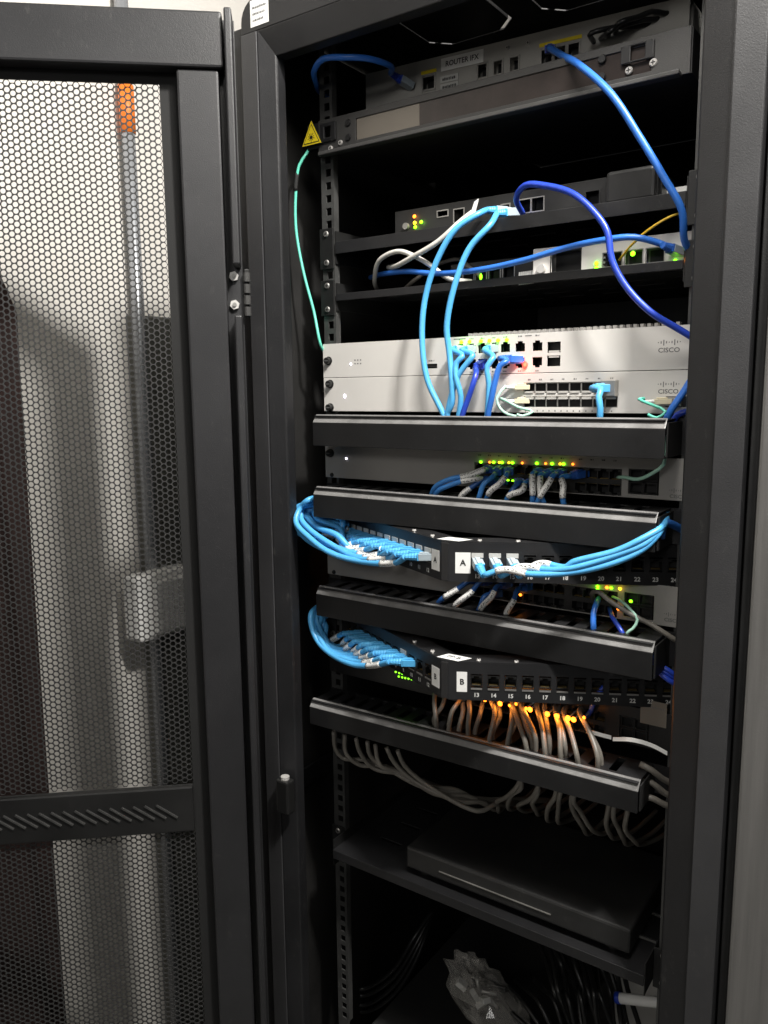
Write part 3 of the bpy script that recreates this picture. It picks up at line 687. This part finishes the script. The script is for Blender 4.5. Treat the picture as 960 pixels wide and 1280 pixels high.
# --- shelves with small boxes
def shelf(label, zlip, ztop, y0=0, depth=330, x0=-2, x1=484, lip=12, m='steel_black'):
    t = thing('rack_shelf', label, 'shelf', (241, y0, zlip), 'cantilever shelves')
    hs = [(60+k*60, 96+k*60, y0+60+j*50, y0+66+j*50) for k in range(7) for j in range(4)]
    MB().plate(22, 460, y0+1.7, y0+depth, ztop-1.5, ztop, hs, None, 'xy').build('shelf_plate', m, t)
    MB().box(22, 460, y0, y0+1.6, zlip, ztop).build('front_lip', m, t, bevel=.5)
    for x in (x0, 462): MB().box(x, x+22, -1.2, .8, zlip-18, ztop+18).build('mounting_ear', 'steel_dark', t, bevel=.5); screw(t, x+11, ztop+11, -1.4, 4, 'metal_dull'); screw(t, x+11, zlip-10, -1.4, 4, 'metal_dull')
    for x in (21, 460): MB().box(x, x+1, y0+2, y0+depth, zlip-12, ztop+14).build('side_bracket', 'steel_dark', t)
    return t
shelf('upper black shelf carrying the dark modem with white and blue cables', 113, 128)
shelf('middle black shelf just above the white router', 54, 63)
d2 = thing('modem', 'dark modem with green and amber lights on the upper shelf', 'modem', (260, 30, 128.2))
hs = [(183, 196, 137, 151), (246, 256, 134, 148), (268.5, 282, 136, 150), (284, 298, 136, 150), (347, 362, 134, 148), (376, 391, 133, 147), (160, 174, 146, 152)]
MB().plate(97, 424, 129, 160, 28, 30, hs).build('faceplate', 'face_black', d2, bevel=.6); MB().box(97, 424, 42, 190, 129, 160).box(97, 424, 30.1, 41.9, 158.5, 159.8).build('casing', 'face_black', d2, bevel=1)
for h in hs: o = MB().plate(h[0]-1.2, h[1]+1.2, h[2]-1.2, h[3]+1.2, 27.2, 27.9, [h]).build('port', 'metal_dull' if h[0] < 300 else 'face_black', d2); MB().box(h[0], h[1], 40, 41, h[2], h[3]).build('cavity', 'cavity', o)
for x, y, c in ((518,270.5,'led_amber'),(518.3,278.5,'led_yellow'),(519,284,'led_green'),(526.5,277.5,'led_green')):
    p = at(x, y, 27); led(d2, p.x, p.z, c, 27, 5, 4.4, .002)
p = at(508, 283, 27); MB().cyl((p.x, 28, p.z), (0,-1,0), 4, 4, 14).build('power_jack', 'metal_dull', d2)
MB().box(372, 424, 18, 27, 129, 163).build('end_cap', 'face_black', d2, bevel=4)
pc = thing('paper_card', 'small white card lying at the right end of the upper shelf', 'card', (438, 60, 128))
p0, p1 = at(826, 243, 60), at(872, 230, 60); MB().box(p0.x, p1.x, 60, 61, p0.z, p1.z).build('card', 'label_white', pc)
MB().box(p0.x, p1.x, 61.1, 75, p0.z-.6, p0.z).build('fold', 'label_white', pc)
d3 = thing('media_converter', 'pale grey box with green lights on the right of the middle shelf', 'converter', (380, 20, 63.2))
hs = [(313, 347, 66, 88), (372, 392, 66, 80), (396, 414, 66, 80), (418, 436, 66, 80)]
MB().plate(291, 478, 63.6, 93, 18, 20, hs).build('faceplate', 'face_light', d3, bevel=.5); MB().box(291, 478, 34, 150, 63.6, 93).box(291, 478, 20.1, 33.9, 91.5, 92.8).build('casing', 'face_grey', d3)
for h in hs: o = MB().plate(h[0]-1, h[1]+1, h[2]-1, h[3]+1, 17.3, 17.9, [h]).build('port', 'metal_dull' if h[0] > 350 else 'plastic_black', d3); MB().box(h[0], h[1], 31, 32, h[2], h[3]).build('cavity', 'cavity', o)
p = at(677, 336, 17); MB().cyl((p.x, 17.8, p.z), (0,-1,0), 5, 4, 14).build('antenna_jack', 'metal', d3)
for x, y, c, s in ((745.5,329,'led_green',5),(745.5,335,'led_green',5),(791,317,'led_green',5.5),(844,326,'led_green',4),(858.5,325,'led_amber',6)):
    p = at(x, y, 8 if x > 850 else 16); led(d3, p.x, p.z, c, 8 if x > 850 else 16, s, s, .004 if x > 850 else .0005)
b = MB()
for y in (322, 328, 334): p = at(755, y, 17.5); b.box(p.x-1.5, p.x+1.5, 17.4, 17.9, p.z-1.2, p.z+1.2)
b.build('status_marks', 'ink_grey', d3)
d4 = thing('small_switch', 'black small switch with a green light left of the pale grey box', 'switch', (240, 30, 63.2))
hs = [(196, 210, 66, 80), (213, 227, 66, 80), (231, 245, 66, 80), (249, 263, 66, 80)]
MB().plate(178, 288, 63.6, 88, 28, 30, hs).build('faceplate', 'face_black', d4, bevel=.5); MB().box(178, 288, 44, 140, 63.6, 88).box(178, 288, 30.1, 43.9, 86, 87.8).build('casing', 'face_black', d4)
for h in hs: o = MB().plate(h[0]-1, h[1]+1, h[2]-1, h[3]+1, 27.3, 27.9, [h]).build('port', 'metal_dull', d4); MB().box(h[0], h[1], 40, 41, h[2], h[3]).build('cavity', 'cavity', o)
p = at(601, 346, 25); led(d4, p.x, p.z, 'led_green', 25, 4, 8, .0005)
b = MB()
for k in range(8): q = at(649+k*2.4, 348-k*.3, 24); b.box(q.x-.7, q.x+.7, 24, 26, q.z-7, q.z+7)
b.build('barcode_sticker', 'label_white', d4)
# --- bottom shelf and black box
shelf('lowest black shelf carrying the flat black box', -716, -703, -30, 420)
bx = thing('flat_black_box', 'flat black equipment box lying on the lowest shelf', 'box', (290, 40, -702.8))
MB().box(138, 440, -18, 150, -694, -664).build('casing', 'face_black', bx, bevel=3); MB().box(190, 345, -19.2, -18.1, -682, -680.8).build('front_trim', 'metal_dull', bx)
for x in (160, 415):
    for y in (0, 150): MB().cyl((x, y, -702.6), (0,0,1), 9, 8.5, 14).build('rubber_foot', 'plastic_black', bx)

# ------------------------------------------------------------------ cables
# top router
cable('bright blue cable arching left out of the top router', [at(508, 104, 50)] + PX((490, 84, 14), (464, 74, -16), (432, 70, -36), (404, 74, -42), (391, 88, -34), (394, 104, -6), (402, 116, 50), (420, 124, 120)), 3.6, 'blue', plug='rj45', boot='royal', pdir=(-.45, -.75, .35), bl=16)
cable('bright blue cable curving from the top router down beside the right post', [at(688, 62, 50)] + PX((704, 70, 8), (724, 83, -20), (765, 120, -30), (802, 170, -30), (830, 222, -24), (848, 265, -18), (857, 300, -6), (864, 318, 12), (872, 335, 60)), 3.6, 'blue', plug='rj45', boot='royal', pdir=(.3, -.85, -.25))
# modem on the upper shelf
p = at(657, 262, 22)
cable('royal blue cable looping over the modem and dropping to the right', [at(654, 268, 24)] + PX((646, 246, -4), (655, 233, -14), (680, 231, -20), (715, 244, -26), (742, 264, -30), (758, 292, -32), (765, 325, -34), (782, 358, -34), (815, 390, -30), (846, 412, -22), (872, 428, -14), (905, 450, 0)), 3.4, 'royal')
cable('light blue cable, left one of two hanging from the modem to the topmost bar', [at(628, 264, 24)] + PX((600, 268, -8), (571, 288, -20), (546, 325, -26), (531, 375, -28), (527, 425, -30), (535, 475, -32), (548, 508, -32), (556, 524, -30), (562, 540, -28)), 3.5, 'sky', plug='rj45', boot='sky_boot', pdir=(-.55, -.8, 0))
cable('light blue cable, right one of two hanging from the modem to the topmost bar', [at(640, 266, 24)] + PX((612, 279, -14), (588, 310, -24), (568, 355, -28), (558, 405, -30), (560, 445, -32), (566, 478, -33), (562, 505, -33), (555, 524, -30), (552, 540, -28)), 3.5, 'sky', plug='rj45', boot='sky_boot', pdir=(-.5, -.8, -.1))
cable('white cable slanting down left from the modem', [at(592, 264, 24)] + PX((575, 279, 0), (545, 303, -8), (515, 322, -4), (496, 332, 4), (485, 334, 30), (492, 332, 90)), 3.1, 'pale_cable')
cable('white cable looping upward at the left of the middle shelf', PX((473, 366, 70), (468, 350, 20), (474, 325, 6), (494, 314, 0), (518, 320, 0), (540, 334, 4), (562, 350, 16), (590, 352, 27)), 2.9, 'pale_cable')
cable('grey cable lying low behind the white loop on the middle shelf', PX((505, 362, 50), (520, 350, 30), (545, 332, 40), (570, 322, 45), (582, 330, 30), (600, 345, 26)), 2.6, 'grey_cable')
cable('long blue cable crossing the middle shelf to the pale grey box', PX((463, 347, 90), (485, 343, 20), (510, 338, 6), (545, 341, 0), (600, 336, -4), (655, 326, -8), (705, 310, -10), (752, 299, -12), (795, 298, -10), (828, 306, 2), (846, 314, 14)), 3.3, 'blue', end='rj45', edir=(-.4, -.8, .2))
cable('thin yellow fibre cord rising right above the pale grey box', PX((774, 325, 17), (790, 306, 4), (812, 286, 0), (838, 270, 4), (868, 262, 14), (890, 262, 40)), 1.25, 'yellow', name='fibre_cable')
tg = thing('cable_tag', 'small white paper tag sticking up beside the modem cables', 'tag', at(590, 258, 10))
a, b_, c_, d_ = at(587, 270, 10), at(592, 272, 10), at(598, 248, 10), at(593, 252, 10)
MB().quad(a, b_, c_, d_).quad(*[q+Vector((.2, 1, 0)) for q in (d_, c_, b_, a)]).build('tag', 'label_white', tg)
# green fibre on the left
g = cable('thin sea-green fibre cord hanging down the left rail', PX((389, 178, 30), (383, 190, -4), (374, 208, -10), (369, 240, -12), (371, 285, -12), (380, 340, -10), (391, 388, -8), (403, 432, -4), (410, 446, 20)), 1.9, 'aqua', name='fibre_cable')
sp = spline(PX((371.5, 217, -11), (370, 228, -12), (369.2, 238, -12)), 3); MB().tube(sp, 2.6, 10).build('black_wrap', 'matte_black', g)
# white router, patch cables into the topmost bar
RC = 'cables dropping from the white router'
yb = -30
cable('light blue cable plugged at the far left of the white router', [Vector((209.5, 0, up_z))] + PX((578, 446, -27), (570, 452, -31), (571, 472, -33), (575, 495, -33), (573, 520, -31), (570, 540, -28)), 3.3, 'sky', RC, plug='rj45', boot='sky_boot', pdir=(-.5, -.85, 0), bl=8)
cable('light blue cable leaning left from the second port of the white router', [Vector((224, 0, up_z))] + PX((592, 444, -26), (583, 453, -30), (574, 468, -32), (566, 490, -33), (560, 520, -30), (558, 540, -28)), 3.3, 'sky', RC, plug='rj45', boot='sky_boot', pdir=(-.5, -.85, -.1), bl=8)
cable('dark blue cable from the lower port row of the white router', [Vector((238.5, 0, lo_z))] + PX((596, 462, -24), (593, 476, -29), (585, 497, -32), (578, 520, -31), (573, 540, -28)), 3.3, 'royal', RC, plug='rj45', boot='royal', pm='royal', pdir=(-.25, -.85, -.45), up=(0, 0, -1), bl=8)
cable('light blue cable hanging straight from the middle of the white router', [Vector((253, 0, up_z))] + PX((616, 446, -26), (611, 456, -30), (610, 480, -32), (608, 520, -31), (607, 540, -28)), 3.3, 'sky', RC, plug='rj45', boot='sky_boot', pdir=(-.4, -.85, -.1), bl=8)
cable('blue cable lit red at its plug by the red port light', [Vector((283, 0, lo_z+3))] + PX((634, 450, -24), (626, 458, -30), (620, 475, -33), (615, 498, -33), (612, 520, -31), (611, 540, -28)), 3.4, 'blue', RC, plug='rj45', boot='blue_boot', pm='blue', pdir=(-.8, -.6, .05), up=(0, 0, -1), bl=14)
# optical switch
cable('pale green fibre pair looping out of the upper left optical port', [Vector((293, 1, -60))] + PX((630, 486, -22), (622, 497, -27), (625, 511, -30), (636, 519, -34), (650, 521, -36)), 1.5, 'pale_aqua', name='fibre_cable', plug='lc', pdir=(-.9, -.45, 0), up=(0, 0, 1))
cable('pale green fibre pair running right from the lower left optical port', [Vector((293, 1, -75.5))] + PX((628, 498, -22), (632, 500, -25), (648, 508, -29), (664, 515, -33), (655, 521, -36), (646, 518, -38)), 1.5, 'pale_aqua', name='fibre_cable', plug='lc', pdir=(-.9, -.45, 0), up=(0, 0, 1))
cable('light blue cable bending down from the copper module of the optical switch', [Vector((387, -10, -62))] + PX((752, 486, -24), (748, 496, -28), (749, 512, -30), (749, 530, -28)), 3.4, 'sky', plug='rj45', boot='sky_boot', pm='sky', pdir=(-.85, -.5, 0), bl=6)
cable('pale green fibre pair leaving the right-hand module of the optical switch', [Vector((452, -6, -76))] + PX((806, 499, -24), (800, 500, -28), (815, 507, -32), (829, 514, -36), (822, 521, -38), (810, 518, -38)), 1.5, 'aqua', name='fibre_cable', plug='lc', pdir=(-.9, -.4, 0))
cable('blue cable slanting down past the right end of the topmost bar', PX((905, 430, 6), (868, 470, -16), (852, 490, -22), (838, 512, -26), (828, 535, -22), (820, 560, -6)), 3.6, 'blue')
cable('royal blue cable tucked behind the topmost bar end', PX((880, 505, 4), (860, 513, -12), (846, 520, -14), (838, 532, -10), (840, 560, 10)), 3.2, 'royal')
cable('two pale green fibres sagging onto the right of the first grey switch', PX((833, 545, -22), (833, 562, -26), (828, 580, -26), (815, 592, -22), (797, 598, -14), (780, 598, -5), (772, 597, 4)), 1.9, 'pale_aqua', name='fibre_cable')
# first grey switch: blue cables with printed white sleeves into the bar below
SC = 'short blue cables dropping from the first grey switch'
def swc(label, sx, sz, pts, m, sl, grp, zt=-3*U, boot='blue_boot'):
    p0 = Vector((sx, -1, sz)); d = (at(*pts[0]) - p0); d.y = -abs(d.y)-6; d.normalize()
    cable(label, [p0] + PX(*pts), 3.1, m, grp, plug='rj45', boot=boot, pm=boot, pdir=d, sleeve=sl, bl=9, step=3, up=(0, 0, 1))
zu, zl = -3*U-21.5, -3*U-35.5
swc('blue cable bending far left from the first grey switch, upper of two', xa[1], zu, ((604, 588, -26), (585, 593, -34), (562, 600, -36), (545, 609, -34), (538, 622, -28)), 'mid', (.1, .42), SC)
swc('blue cable bending far left from the first grey switch, lower of two', xa[1], zl, ((597, 597, -26), (580, 601, -34), (562, 605, -36), (548, 612, -34), (541, 626, -28)), 'mid', (.05, .38), SC)
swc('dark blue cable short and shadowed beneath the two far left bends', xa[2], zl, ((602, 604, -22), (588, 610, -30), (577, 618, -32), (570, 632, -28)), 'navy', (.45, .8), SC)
swc('plain blue cable without sleeve slanting into the second bar', xa[2], zu, ((616, 596, -24), (606, 606, -32), (599, 618, -34), (595, 634, -28)), 'mid', None, SC)
swc('blue cable with long white sleeve slanting left beside the plain cable', xa[3], zu, ((635, 594, -24), (625, 604, -31), (613, 614, -34), (606, 630, -28)), 'mid', (.2, .75), SC)
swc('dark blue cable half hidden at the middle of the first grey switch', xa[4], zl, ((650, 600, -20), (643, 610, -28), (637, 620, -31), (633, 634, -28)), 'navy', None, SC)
swc('blue cable with white sleeve right of the green lower lights', xa[5], zl, ((659, 603, -22), (650, 611, -30), (637, 620, -33), (630, 636, -28)), 'mid', (.2, .72), SC)
swc('blue cable with upright white sleeve hanging straight down', xa[6], zu, ((667, 592, -24), (666, 602, -30), (665, 616, -33), (665, 636, -28)), 'mid', (.25, .72), SC)
swc('blue cable with sleeve partly crossed by a slanting one', xa[7], zu, ((677, 594, -22), (675, 606, -28), (678, 618, -31), (682, 634, -28)), 'mid', (.3, .75), SC)
swc('blue cable whose white sleeve slants across its left neighbour', xa[8], zu, ((692, 594, -26), (685, 605, -34), (675, 619, -37), (669, 636, -30)), 'mid', (.25, .72), SC)
swc('blue cable with white sleeve, rightmost on the first grey switch', xa[9], zu, ((704, 596, -24), (703, 606, -30), (705, 618, -33), (706, 640, -28)), 'mid', (.3, .72), SC)
# letter A patch panel: bundle on the left wing
AB = 'light blue cables bundled left of the letter A panel'
def wing_cable(letter, num, label, loop, m, grp, sl, boot, r=2.9):
    p, n = PORTW[(letter, num)]
    d = Vector((-.86, -.30, -.06)) if num <= 12 else Vector((.62, -.62, -.35))
    p = p + n*1 + Vector((0, 0, -.5))
    cable(label, [p] + loop, r, m, grp, plug='rj45', boot=boot, pdir=d, sleeve=sl, bl=18, step=4, pm='plug_clear' if num > 11 else 'sky_boot', jit=1.8 if num < 13 else .5)
names = {12: 'nearest and lowest', 11: 'second nearest', 10: 'third nearest', 9: 'fourth nearest', 8: 'fifth nearest', 7: 'sixth nearest', 6: 'seventh nearest', 5: 'eighth nearest', 4: 'ninth nearest', 3: 'tenth nearest', 2: 'farthest'}
for i, num in enumerate((12, 11, 10, 9, 8, 7, 6, 5, 4, 3, 2)):
    dx, dy = [(0, 0), (-5, 3), (4, -2), (-12, 2), (9, -6), (12, -3), (16, -8), (20, -9), (26, -12), (-8, 0), (2, -4)][i]
    yy = -66 + i*5
    base = [(495-i*9, 702-i*3.6, yy-22+i*2), (455-i*4, 703-i*3.8, yy-12), (417+i*1.5, 692-i*3.5+dy, yy-6), (385+dx, 671-i*2.2+dy, yy), (372+dx*1.0, 650-i*1.0+dy*.5, yy+8), (375+dx*.8, 635-abs(i-3)*.4+i*.6, yy+16), (388+dx*.55, 625+i*3.2, yy+22), (404+dx*.3, 620+i*4, -12+i*3), (425, 622+i*3.5, 0+i*2)]
    wing_cable('A', num, 'light blue cable in the letter A bundle, %s to the viewer' % names[num], PX(*base), 'sky', AB, (.1, .2), 'sky_boot', 3.7)
# right wing: three cables sweeping right
AR = 'light blue cables sweeping right from the letter A panel'
for i, num in enumerate((13, 14, 15)):
    x0 = 613+i*22
    wing_cable('A', num, 'light blue cable sweeping right from the letter A panel, %s of three' % ('leftmost and lowest', 'middle', 'rightmost and highest')[i],
        PX((x0+16, 712-i*4, -100+i*8), (x0+50, 718-i*5, -96+i*6), (715, 716-i*6.5, -84), (770, 703-i*7.5, -72), (805, 685-i*6, -62), (826, 664-i*2, -48), (830, 652, -30), (833, 640, 0)), 'sky', AR, (.06, .2), 'sky_boot', 3.3)
cable('black velcro-wrapped cable bend at the right end of the second bar', PX((826, 672, -44), (832, 655, -34), (840, 654, -22), (856, 664, -6), (880, 676, 10)), 4.2, 'navy')
# second grey switch
S4 = 'dark blue cables dropping from the second grey switch'
zu4, zl4 = -6*U-1-21.5, -6*U-1-35.5
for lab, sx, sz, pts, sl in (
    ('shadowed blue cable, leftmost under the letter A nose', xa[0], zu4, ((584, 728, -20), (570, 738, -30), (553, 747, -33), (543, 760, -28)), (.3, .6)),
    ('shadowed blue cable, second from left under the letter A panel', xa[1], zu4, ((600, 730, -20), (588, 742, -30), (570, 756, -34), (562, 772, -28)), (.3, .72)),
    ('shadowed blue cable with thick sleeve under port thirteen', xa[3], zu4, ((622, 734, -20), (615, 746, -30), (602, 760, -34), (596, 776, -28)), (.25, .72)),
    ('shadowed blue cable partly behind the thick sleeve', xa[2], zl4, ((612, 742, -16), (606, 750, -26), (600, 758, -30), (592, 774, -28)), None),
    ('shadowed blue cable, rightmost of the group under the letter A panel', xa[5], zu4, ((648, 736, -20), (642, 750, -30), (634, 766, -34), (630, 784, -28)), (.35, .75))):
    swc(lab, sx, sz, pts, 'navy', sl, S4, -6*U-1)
cable('grey cable slanting right across the second grey switch', PX((741, 748, 4), (740, 740, -14), (747, 739, -22), (762, 750, -26), (790, 768, -26), (815, 782, -24), (840, 798, -18), (862, 812, 0)), 2.7, 'grey_cable')
cable('short blue cable dropping into the third bar right of middle', PX((748, 748, 2), (745, 755, -18), (742, 768, -28), (743, 786, -32), (744, 806, -28)), 3.2, 'blue')
cable('short royal blue cable beside the green fibres on the second switch', PX((762, 760, 0), (766, 770, -18), (773, 784, -28), (780, 796, -32), (786, 812, -28)), 2.6, 'royal')
cable('pale green fibre curling from the second grey switch into the third bar', PX((766, 746, 0), (776, 749, -14), (788, 762, -24), (795, 775, -28), (793, 787, -30), (785, 793, -32), (786, 806, -28)), 1.6, 'pale_aqua', name='fibre_cable')
for i in range(3):
    cable('royal blue cable of the small bundle behind the right end of the third bar, %s' % ('upper', 'middle', 'lower')[i], PX((812, 812+i*6, 0), (822, 828+i*5, -12), (836, 841+i*4, -14), (862, 856+i*3, 0)), 2.8, 'royal', 'royal blue cables at the right end of the third bar')
cable('royal blue cable slanting down beside port twenty of the letter B panel', PX((768, 846, 30), (757, 857, -22), (744, 872, -26), (736, 888, -12), (732, 897, 2)), 2.8, 'royal')
# letter B patch panel: bundle on the left wing
BB = 'light blue cables bundled left of the letter B panel'
for i, num in enumerate((10, 9, 8, 7, 6, 5, 4, 3)):
    yy = -52+i*5
    base = [(466-i*8, 831-i*4.2, yy-18+i*2), (440-i*6, 830-i*5, yy-10), (413-i*2, 820-i*5, yy-4), (396+i*1.5, 803-i*4.2, yy+2), (388+i*3, 784-i*2.4, yy+8), (389+i*2.4, 770-i*.6, yy+14), (396+i, 758+i, -14+i*2), (410, 752+i*2, 0+i*2)]
    wing_cable('B', num, 'light blue cable in the letter B bundle, %s to the viewer' % ('nearest', 'second nearest', 'third nearest', 'fourth nearest', 'fifth nearest', 'sixth nearest', 'seventh nearest', 'farthest')[i], PX(*base), 'sky', BB, (.1, .22), 'sky_boot', 3.7)
# grey cables from the third switch into the lowest bar
GC = 'grey cables dropping into the lowest bar'
GA = [((545,862),(541,880),(544,897),0),((556,867),(549,882),(545,896),1),((574,871),(568,888),(559,906),0),((582,872),(580,890),(574,911),1),((589,874),(588,888),(583,905),0),
      ((604,874),(603,893),(593,916),1),((615,874),(617,896),(611,923),0),((622,877),(623,896),(618,917),1),((636,882),(638,905),(631,927),0),((644,884),(643,905),(640,924),1),
      ((642,877),(647,905),(658,929),0),((650,877),(655,902),(664,924),1),((655,880),(659,900),(668,920),0),((672,880),(674,906),(680,932),0),((679,882),(682,904),(684,928),1),
      ((692,885),(696,912),(700,938),0),((697,886),(702,910),(706,933),1),((706,888),(712,916),(722,943),0),((725,890),(734,918),(744,946),0),((727,892),(738,916),(750,942),1)]
GN = ('first','second','third','fourth','fifth','sixth','seventh','eighth','ninth','tenth','eleventh','twelfth','thirteenth','fourteenth','fifteenth','sixteenth','seventeenth','eighteenth','nineteenth','last')
for i, (a, b_, c_, k) in enumerate(GA):
    cable('bent grey cable glowing orange at its top, %s from the left above the lowest bar' % GN[i], PX((a[0]+3, a[1]-6, 6), (a[0], a[1]+2, -16+k*5), (b_[0], b_[1], -34+k*7), (c_[0], c_[1], -42+k*8), (c_[0]+2, c_[1]+22, -38+k*8)), 2.9, 'grey_cable', GC, step=4, jit=2.0)
# grey bundle under the lowest bar
GU = 'grey cables sagging under the lowest bar'
for i in range(7):
    s0 = 417+i*14 - (4 if i > 3 else 0); y0 = 920+i*4
    cable('grey cable sagging left under the lowest bar, %s from the left' % GN[i], PX((s0, y0-6, -40), (s0+3+i, y0+14, -36), (s0+14+i*4, y0+27+i*2, -28), (s0+44+i*9, y0+34+i*5, -12), (520+i*16, 975+i*5, 12), (598+i*4, 1000+i*2, 40), (640, 1002, 90), (690, 1000, 180)), 2.9, 'grey_cable', GU, jit=3.0)
for i, (a, b_, c_) in enumerate((((650,983),(634,995),(621,1003)),((648,986),(640,996),(635,1006)),((674,989),(664,1000),(650,1010)),((671,991),(668,1002),(666,1014)),((694,996),(688,1008),(682,1020)),((701,997),(699,1010),(696,1024)),((715,1002),(717,1015),(727,1032)),((719,1002),(727,1018),(741,1034)),((761,1014),(757,1028),(760,1044)),((767,1015),(770,1032),(778,1050)),((785,1019),(785,1034),(792,1052)))):
    cable('short grey cable loop under the right half of the lowest bar, %s from the left' % GN[i], PX((a[0]+2, a[1]-16, -34), (a[0], a[1], -30), (b_[0], b_[1], -16), (c_[0], c_[1], 6), (c_[0]+8, c_[1]+4, 50), (c_[0]+34, c_[1]-8, 130), (c_[0]+60, c_[1]-30, 220)), 2.8, 'grey_cable', GU, jit=2.0)
for i in range(3):
    cable('dusty grey cable leaving the right end of the lowest bar, %s' % ('upper', 'middle', 'lower')[i], PX((800, 955+i*22, -20), (815, 962+i*18, -18), (830, 975+i*16, -10), (870, 992+i*14, 20)), 3.4, 'grey_cable', 'grey cables at the right end of the lowest bar')
# left dark loop and floor tangle
for i in range(4):
    cable('dark cable coil hanging behind the lower left rail, %s loop' % ('outer', 'second', 'third', 'inner')[i], PX((420+i*4, 1040, 120), (402+i*6, 1080, 110), (391+i*8, 1140, 100), (394+i*8, 1200, 100), (415+i*6, 1240-i*6, 110), (450, 1265-i*10, 130), (490, 1245-i*10, 150), (520, 1200-i*10, 180), (540, 1140, 220)), 3.6, 'black_cable', 'dark cable coil')
for i in range(12):
    x = 690+i*8.5
    cable('black power cord hanging below the lowest shelf, %s from the left' % GN[i], PX((x-18+random.uniform(-8, 8), 1165, 190), (x-6, 1205, 160+random.uniform(-30, 30)), (x+random.uniform(-4, 6), 1240, 130+random.uniform(-30, 30)), (x+14+random.uniform(-8, 10), 1285, 110), (x+30, 1340, 90)), 3.4, 'black_cable', 'black power cords below the lowest shelf')
# things on the cabinet floor
gb = thing('rear_wall_standin', 'pale grey block standing in for the lit wall behind the cabinet', 'box', (330, 430, -1590))  # added pale block in place of the lit wall beyond the open rear
MB().box(150, 530, 380, 640, -1589, -1010).build('standin_body', 'standin_pale', gb, bevel=3); MB().box(149, 531, 379, 641, -1009.6, -985).build('standin_top', 'standin_pale', gb, bevel=3)
a, b_ = at(770, 1247, 130), at(850, 1256, 130)
rl = thing('cable_roll', 'white tube with a blue band lying at the lower right', 'tube', a)
d = b_-a; MB().tube([a+d*k/8 for k in range(9)], 7, 16).build('tube', 'label_white', rl)
MB().tube([a+d*(k/8*.2) for k in range(4)], 7.6, 16).build('blue_band', 'royal', rl)

ups = thing('power_unit', 'black power supply unit standing in the cabinet bottom', 'power supply', (200, 150, -1590))
MB().box(40, 300, 20, 372, -1589.5, -1012).build('casing', 'matte_black', ups, bevel=4); MB().box(60, 280, 14, 19.8, -1540, -1020).build('front_grille', 'plastic_black', ups, bevel=2)
def bag():
    c = at(603, 1252, 110); c.z = -1012+70; t = thing('plastic_bag', 'crumpled clear plastic bag of cable ends at bottom centre', 'bag', (c.x, c.y, -1011.5))
    rnd = random.Random(5); b = MB(); n, m = 15, 14
    for a in range(m+1):
        for k in range(n):
            th = PI*a/m; ph = 2*PI*k/n; r = 1+rnd.uniform(-.16, .16)
            v = Vector((58*r*math.sin(th)*math.cos(ph), 34*r*math.sin(th)*math.sin(ph), 66*r*math.cos(th))); v.x -= v.z*.55; v.z = max(v.z, -69); v *= (1-.35*max(0, math.cos(th))); b.v.append(c+v)
    for a in range(m):
        for k in range(n): b.f.append((a*n+k, (a+1)*n+k, (a+1)*n+(k+1) % n, a*n+(k+1) % n))
    b.build('film', 'film', t, smooth=False)
    for q in range(7):
        p = [c+Vector((rnd.uniform(-34, 34), rnd.uniform(-18, 18), rnd.uniform(-20, 20))) for _ in range(4)]
        MB().tube(spline(p, 5), 3.2, 8).build('cable_end', 'black_cable' if q % 3 else 'metal_dull', t)
    for q in range(4):
        p = c+Vector((rnd.uniform(-34, 30), -22+rnd.uniform(-6, 6), rnd.uniform(-12, 22))); d = Vector((rnd.uniform(-1, 1), -.3, rnd.uniform(-1, 1)))
        MB().box(-6, 6, -8, 8, -4, 4, frame(p, d)).build('clear_plug', 'label_grey', t, bevel=.6)
bag()
for i in range(7):
    cable('loose black cord piled around the plastic bag, %s from the left' % GN[i], PX((600+i*22, 1232-i*3, 170), (618+i*20, 1238, 120+i*6), (640+i*17, 1262-i*4, 100), (665+i*14, 1290, 90), (690+i*12, 1330, 85)), 3.2, 'black_cable', 'loose black cords around the plastic bag')

for lab, q in (('thin white paper strip curled between the lowest switch and lowest bar, longer', ((766, 924, -30), (790, 925, -34), (815, 932, -34), (834, 942, -30))), ('thin white paper strip curled between the lowest switch and lowest bar, shorter', ((733, 914, -26), (745, 917, -28), (756, 920, -28), (764, 922, -26)))):
    sp = spline(PX(*q), 5); b = MB()
    for k, p_ in enumerate(sp):
        b.v += [p_+Vector((0, 0, 2.2)), p_-Vector((0, 0, 2.2)), p_+Vector((0, .5, -2.2)), p_+Vector((0, .5, 2.2))]
        if k:
            for a in range(4): b.f.append((4*k-4+a, 4*k-4+(a+1) % 4, 4*k+(a+1) % 4, 4*k+a))
    tag(b.build('paper_strip', 'label_white'), lab, 'paper', 'paper strips above the lowest bar')

for k, x in enumerate(XR + [286, 307]): print_marks(r1, x-2.5, x+2.5, -1.75, -3.2, 1.6, seed=k); print_marks(r1, x-2, x+2, -1.75, -41.6, 1.6, seed=k+20)
print_marks(r1, 165, 173, -1.75, -26.8, 1.6, seed=5)
for k, x in enumerate(SX): print_marks(s2, x-1.6, x+1.6, -1.75, -51.5, 1.6, seed=k+40)
for sw, zt in ((sw3, -3*U), (sw4, -6*U-1)):
    for k, x in enumerate(xa): print_marks(sw, x-1.8, x+1.8, -1.75, zt-5.2, 1.8, 'ink', seed=k+60)
# loose black leads on the right of the top router
for i in range(4):
    cable('loose black lead lying on the right of the top router, %s from the left' % GN[i], PX((742+i*9, 52-i*4, 57), (746+i*10, 40-i*3, 30), (768+i*8, 32-i*2, 40), (790+i*8, 36-i*7, 50), (812+i*8, 26-i*4, 60), (850, 10-i*5, 90)), 2.8, 'black_cable', 'loose black leads on the top router', jit=3)
